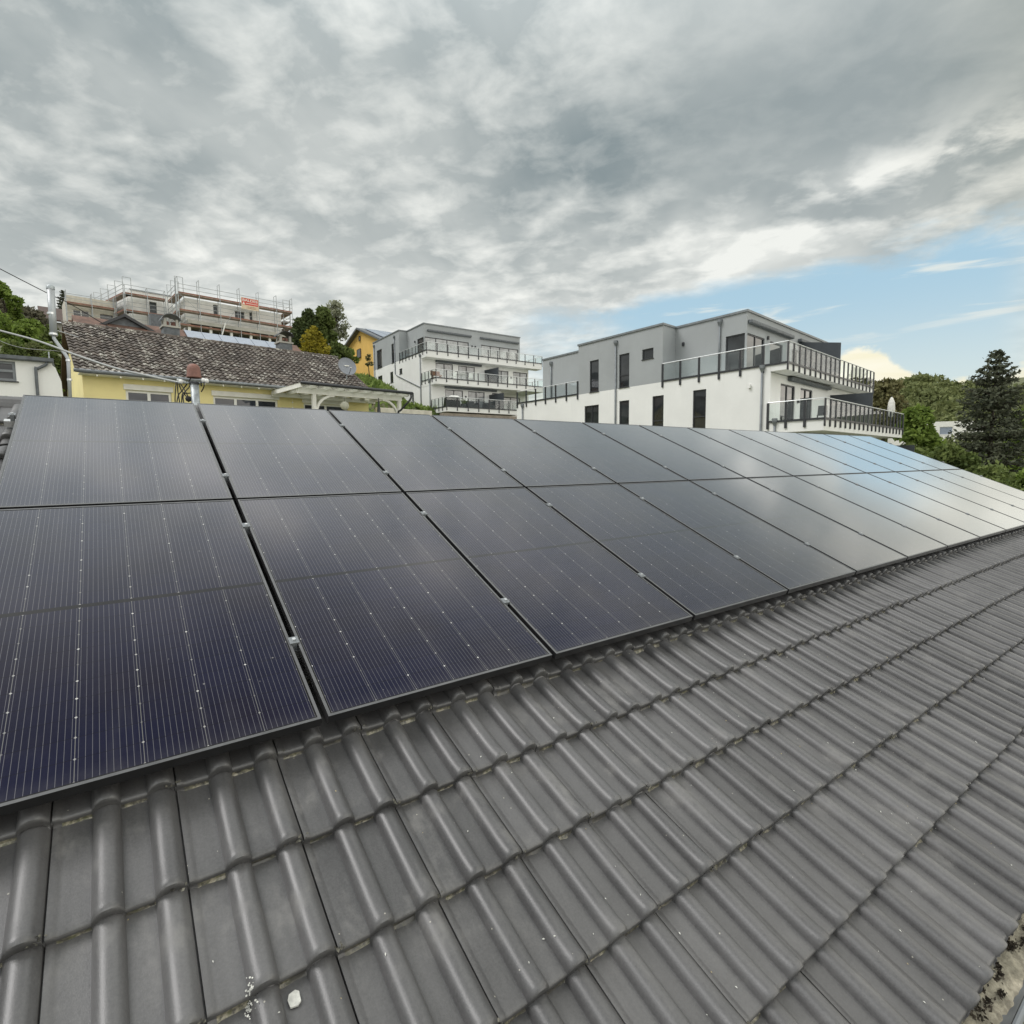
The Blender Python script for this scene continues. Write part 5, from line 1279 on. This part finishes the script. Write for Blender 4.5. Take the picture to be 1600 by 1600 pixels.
# ---------------------------------------------------------------- vegetation
def veg(name, px, pytop, pybase, d, wpx, label, cat, leaf, **kw):
    b = at(px, pybase, d); t = at(px, pytop, d); H = t[2]-b[2]; return tree(name, b, H, wpx*d/FOC/2, label, cat, leaf, **kw)
def conifer(name, base, H, Wd, label, cat, leaf, seed=1, whorls=20, per=9, quads=34, size=.16, pw=.8, topw=.12, droop=.25, z0=.06, group=None, lift_top=.5):
    """straight trunk with whorls of needle branches; lower ones droop, upper ones reach up"""
    g = np.random.default_rng(seed); base = V(*base)
    r = empty(name, base, label, cat, group); tr = MB()
    tr.tube([base-V(0, 0, .6), base+V(.03*H, .01*H, H*.5)*V(.15, .15, 1), base+V(0, 0, H*.97)], H*.018, 8, r2=.02)
    C = []
    for w in range(whorls):
        t = z0+(1-z0)*(w+g.random()*.6)/whorls; rad = Wd*((1-t)**pw*(1-topw)+topw*(1-t*.6))
        for k in range(per):
            an = 6.283*(k+g.random()*.8)/per; L = rad*(.68+.42*g.random()); up = -droop+lift_top*t**2+g.normal()*.06
            d = V(math.cos(an), math.sin(an), up); st = base+V(0, 0, H*t); m_ = max(4, int(quads*L/Wd))
            if L > .5: tr.tube([st, st+d*L*.9], .018+.012*L, 4, r2=.008)
            s_ = (.18+.82*g.random(m_)**.75)*L
            side = V(-math.sin(an), math.cos(an), 0); sp = (g.normal(size=m_)*.20*(.4+s_/max(L, .01)*.45)*min(L, 1.8))
            p = st+d*s_[:, None]+side*sp[:, None]+V(0, 0, 1)*(g.normal(size=m_)*.05*L-.10*np.abs(sp)+.05*(s_/L)**2*L)[:, None]
            C.append(p)
    C.append(base+V(0, 0, H)*(.90+.1*g.random((60, 1)))+g.normal(size=(60, 3))*.05*Wd*V(1, 1, .3))
    C = np.concatenate(C); tr.build('trunk', 'bark', r, smooth=True)
    v, q = leaf_quads(C-base, size, .35, seed, 2.0); np_mesh('crown', v, q, leaf, r); return r
# spruce at the right edge
b = at(1537, 860, 40); t = at(1541, 553, 40)
conifer('spruce', b, t[2]-b[2], 5.2, 'tall dark spruce with drooping branches at the right edge of the photo', 'tree', 'needles dark', 14, 33, 11, 115, .15, .80, .05, .20, .06, lift_top=1.0)
# bright deciduous trees between the block and the spruce
veg('broadleaf_tree', 1424, 638, 760, 37, 74, 'bright green leafy tree just right of the lower balcony end of the larger block', 'tree', 'bright leaves', n=5200, size=.22, seed=3, trunk_h=.12, clumps=34)
veg('broadleaf_bush', 1478, 702, 775, 34, 100, 'mid green bush below the pale distant house, left of the spruce trunk', 'bush', 'mid leaves', n=3800, size=.2, seed=6, trunk_h=.05, clumps=26)
veg('broadleaf_bush', 1418, 700, 760, 33, 90, 'dark green low bush beside the far end of the solar panels', 'bush', 'mid leaves', n=2600, size=.18, seed=16, trunk_h=.05, clumps=20)
veg('broadleaf_bush', 1545, 738, 800, 33, 150, 'bright and dark green bush in front of the foot of the spruce', 'bush', 'mid leaves', n=4800, size=.2, seed=8, trunk_h=.05, clumps=30)
veg('broadleaf_bush', 1612, 735, 812, 31, 90, 'light green bush at the right border below the spruce', 'bush', 'bright leaves', n=2400, size=.18, seed=9, trunk_h=.05, clumps=18)
veg('broadleaf_tree', 1625, 625, 790, 48, 130, 'bright green tree at the right border behind the spruce', 'tree', 'bright leaves', n=4200, size=.26, seed=10, trunk_h=.2, clumps=26)
veg('broadleaf_tree', 1505, 697, 770, 60, 150, 'mid green tree behind the spruce, hiding the foot of the pale distant house', 'tree', 'wood leaves', n=4200, size=.34, seed=12, trunk_h=.1, clumps=26)
# far wood on the hill to the right: one mass
g = np.random.default_rng(21); CC, RR = [], []; CB, RB = [], []
def topline(px): return np.interp(px, [1330, 1370, 1420, 1445, 1475, 1500, 1530, 1600, 1700], [588, 583, 592, 587, 590, 596, 598, 604, 600])
for i in range(330):
    px = g.uniform(1335, 1700); f_ = g.random()**.8; py = topline(px)+7+f_*(672-topline(px)); d = 205-f_*90+g.normal()*6; rr = g.uniform(3.2, 5.6)*d/170
    c = at(px, py+rr*.5*FOC/d*.5, d)
    if px < 1400 and g.random() < .75: CB.append(c); RB.append(rr)
    else: CC.append(c); RR.append(rr)
for nm, cs_, rs_, lf_, lab in (('far_wood', CC, RR, 'wood leaves', 'green wood covering the far hill on the right'), ('brown_wood', CB, RB, 'brown wood leaves', 'brownish budding trees on the far hill beside the larger block')):
    p = crown_points(np.array(cs_), np.array(rs_), 300*len(cs_), 4, .45, .8); v, q = leaf_quads(p, 1.0, .2, 9); tag(np_mesh(nm, v, q, lf_), lab, 'wood', kind='stuff')
# trees on the bank behind the yellow house
for px, pt, pb, d, w_, sd in ((470, 500, 556, 46, 34, 1), (485, 487, 556, 47, 40, 2)):
    b = at(px, pb, d); t = at(px, pt, d)
    conifer('thuja', b, t[2]-b[2], w_*d/FOC/2*1.05, 'dark green dense thuja, '+('lower and further left of the pair' if sd == 1 else 'taller and further right of the pair')+' beside the scaffold', 'tree', 'thuja', sd, 30, 11, 46, .14, .55, .16, -.8, .0, 'thujas beside the scaffold', .2)
b = at(492, 562, 43); t = at(489, 511, 43)
conifer('golden_conifer', b, t[2]-b[2], 46*43/FOC/2*1.15, 'golden yellow bushy conifer in front of the dark thujas', 'tree', 'golden conifer', 5, 18, 9, 50, .13, .85, .06, -.45, .0, lift_top=.3)
veg('broadleaf_tree', 508, 484, 556, 48, 44, 'mid green dense tree between the thujas and the silvery tree', 'tree', 'mid leaves', n=3600, size=.2, seed=31, trunk_h=.08, clumps=26)
veg('silver_tree', 525, 467, 552, 50, 52, 'airy silvery-leaved tree with sky showing through, left of the ochre house', 'tree', 'silver leaves', n=2000, size=.15, seed=33, trunk_h=.28, clumps=60, sub=.11)
veg('broadleaf_bush', 527, 538, 566, 47, 40, 'green bush at the foot of the silvery tree', 'bush', 'mid leaves', n=1500, size=.18, seed=34, trunk_h=.05, clumps=14)
veg('broadleaf_bush', 545, 545, 575, 52, 30, 'light green bush on the bank below the ochre house', 'bush', 'bright leaves', n=1200, size=.17, seed=35, trunk_h=.05, clumps=12)
veg('young_shrub', 577, 553, 580, 50, 14, 'thin reddish green young shrub against the ochre wall', 'shrub', 'brown wood leaves', n=220, size=.14, seed=36, trunk_h=.2, clumps=10)
# grass on the bank
g = np.random.default_rng(41); P_ = []
n_ = 9000; X = g.uniform(6, 27, n_); Y = g.uniform(36, 66, n_); Z = ground_z(X, Y)
v, q = leaf_quads(np.stack([X, Y, Z+.12], 1), .34, -.6, 3, 2.2); tag(np_mesh('bank_grass', v, q, 'grass blades'), 'tall green grass growing on the bank between the houses', 'grass', kind='stuff')
# left: wooded slope with bright shrubs in front
CC, RR = [], []
for i in range(150):
    px = g.uniform(-70, 108); tp = np.interp(px, [-70, 0, 30, 60, 85, 108], [455, 468, 470, 482, 494, 505]); f_ = g.random()**.7; py = tp+10+f_*90; d = 72-f_*22; rr = g.uniform(.9, 1.9)
    CC.append(at(px, py, d)); RR.append(rr)
p = crown_points(np.array(CC), np.array(RR), 330*len(CC), 5, .4, .85); v, q = leaf_quads(p, .36, .2, 2); tag(np_mesh('slope_wood', v, q, 'grey wood leaves'), 'greyish brown wood on the slope at the left border', 'wood', kind='stuff')
veg('broadleaf_tree', 8, 446, 520, 62, 56, 'light green tree top at the upper left border of the wooded slope', 'tree', 'bright leaves', n=1500, size=.3, seed=51, trunk_h=.35, clumps=18, sub=.2)
veg('broadleaf_tree', -12, 500, 600, 44, 70, 'bright green tree at the left border above the white garage', 'tree', 'bright leaves', n=4200, size=.24, seed=52, trunk_h=.12, clumps=26)
veg('broadleaf_tree', 55, 505, 600, 46, 66, 'bright green tree between the wooded slope and the grey flue', 'tree', 'bright leaves', n=4200, size=.24, seed=53, trunk_h=.12, clumps=28)
veg('broadleaf_bush', 45, 542, 600, 38, 44, 'yellow-green bush directly above the roof of the white garage', 'bush', 'bright leaves', n=2200, size=.18, seed=54, trunk_h=.08, clumps=18)
veg('broadleaf_tree', 15, 535, 605, 41, 66, 'dark green tree behind the white garage at the left border', 'tree', 'mid leaves', n=3600, size=.22, seed=55, trunk_h=.05, clumps=24)
veg('broadleaf_tree', 88, 548, 640, 34, 40, 'dark green tree in the gap between the white garage and the yellow house', 'tree', 'mid leaves', n=3600, size=.18, seed=56, trunk_h=.02, clumps=30)
veg('climbing_shrub', 88, 570, 640, 24, 20, 'thin light green climber at the corner of the white garage', 'shrub', 'bright leaves', n=420, size=.1, seed=57, trunk_h=.05, clumps=14)
b = at(101, 500, 80); t = at(101, 455, 80)
conifer('spruce', b, t[2]-b[2], 1.5, 'small dark spruce top behind the grey flue and the scaffolding', 'tree', 'needles dark', 61, 16, 8, 40, .13, .8, .1, .1)
veg('broadleaf_tree', 1380, 590, 690, 95, 60, 'brownish green tree right behind the end of the balconies of the larger block', 'tree', 'brown wood leaves', n=4200, size=.5, seed=63, trunk_h=.1, clumps=30)

for k_, (px, pt, pb, d, w_, lf_, lab) in enumerate(((6, 494, 575, 43, 80, 'bright leaves', 'bright green bush on the slope at the left border below the upper overhead cable'), (44, 512, 572, 41, 62, 'bright leaves', 'light green bush on the slope directly left of the grey flue foot'), (86, 508, 575, 39, 34, 'mid leaves', 'green bush seen between the grey flue and the old tiled roof edge'), (25, 534, 622, 33, 60, 'mid leaves', 'dark green bush close behind the flat roof of the white garage'), (62, 538, 625, 35, 44, 'wood leaves', 'dull green bush behind the right end of the white garage'), (-15, 526, 620, 36, 60, 'wood leaves', 'dull green bush at the left border behind the white garage'))):
    veg('broadleaf_bush', px, pt, pb, d, w_, lab, 'bush', lf_, n=3600, size=.17, seed=70+k_, trunk_h=.03, clumps=24)
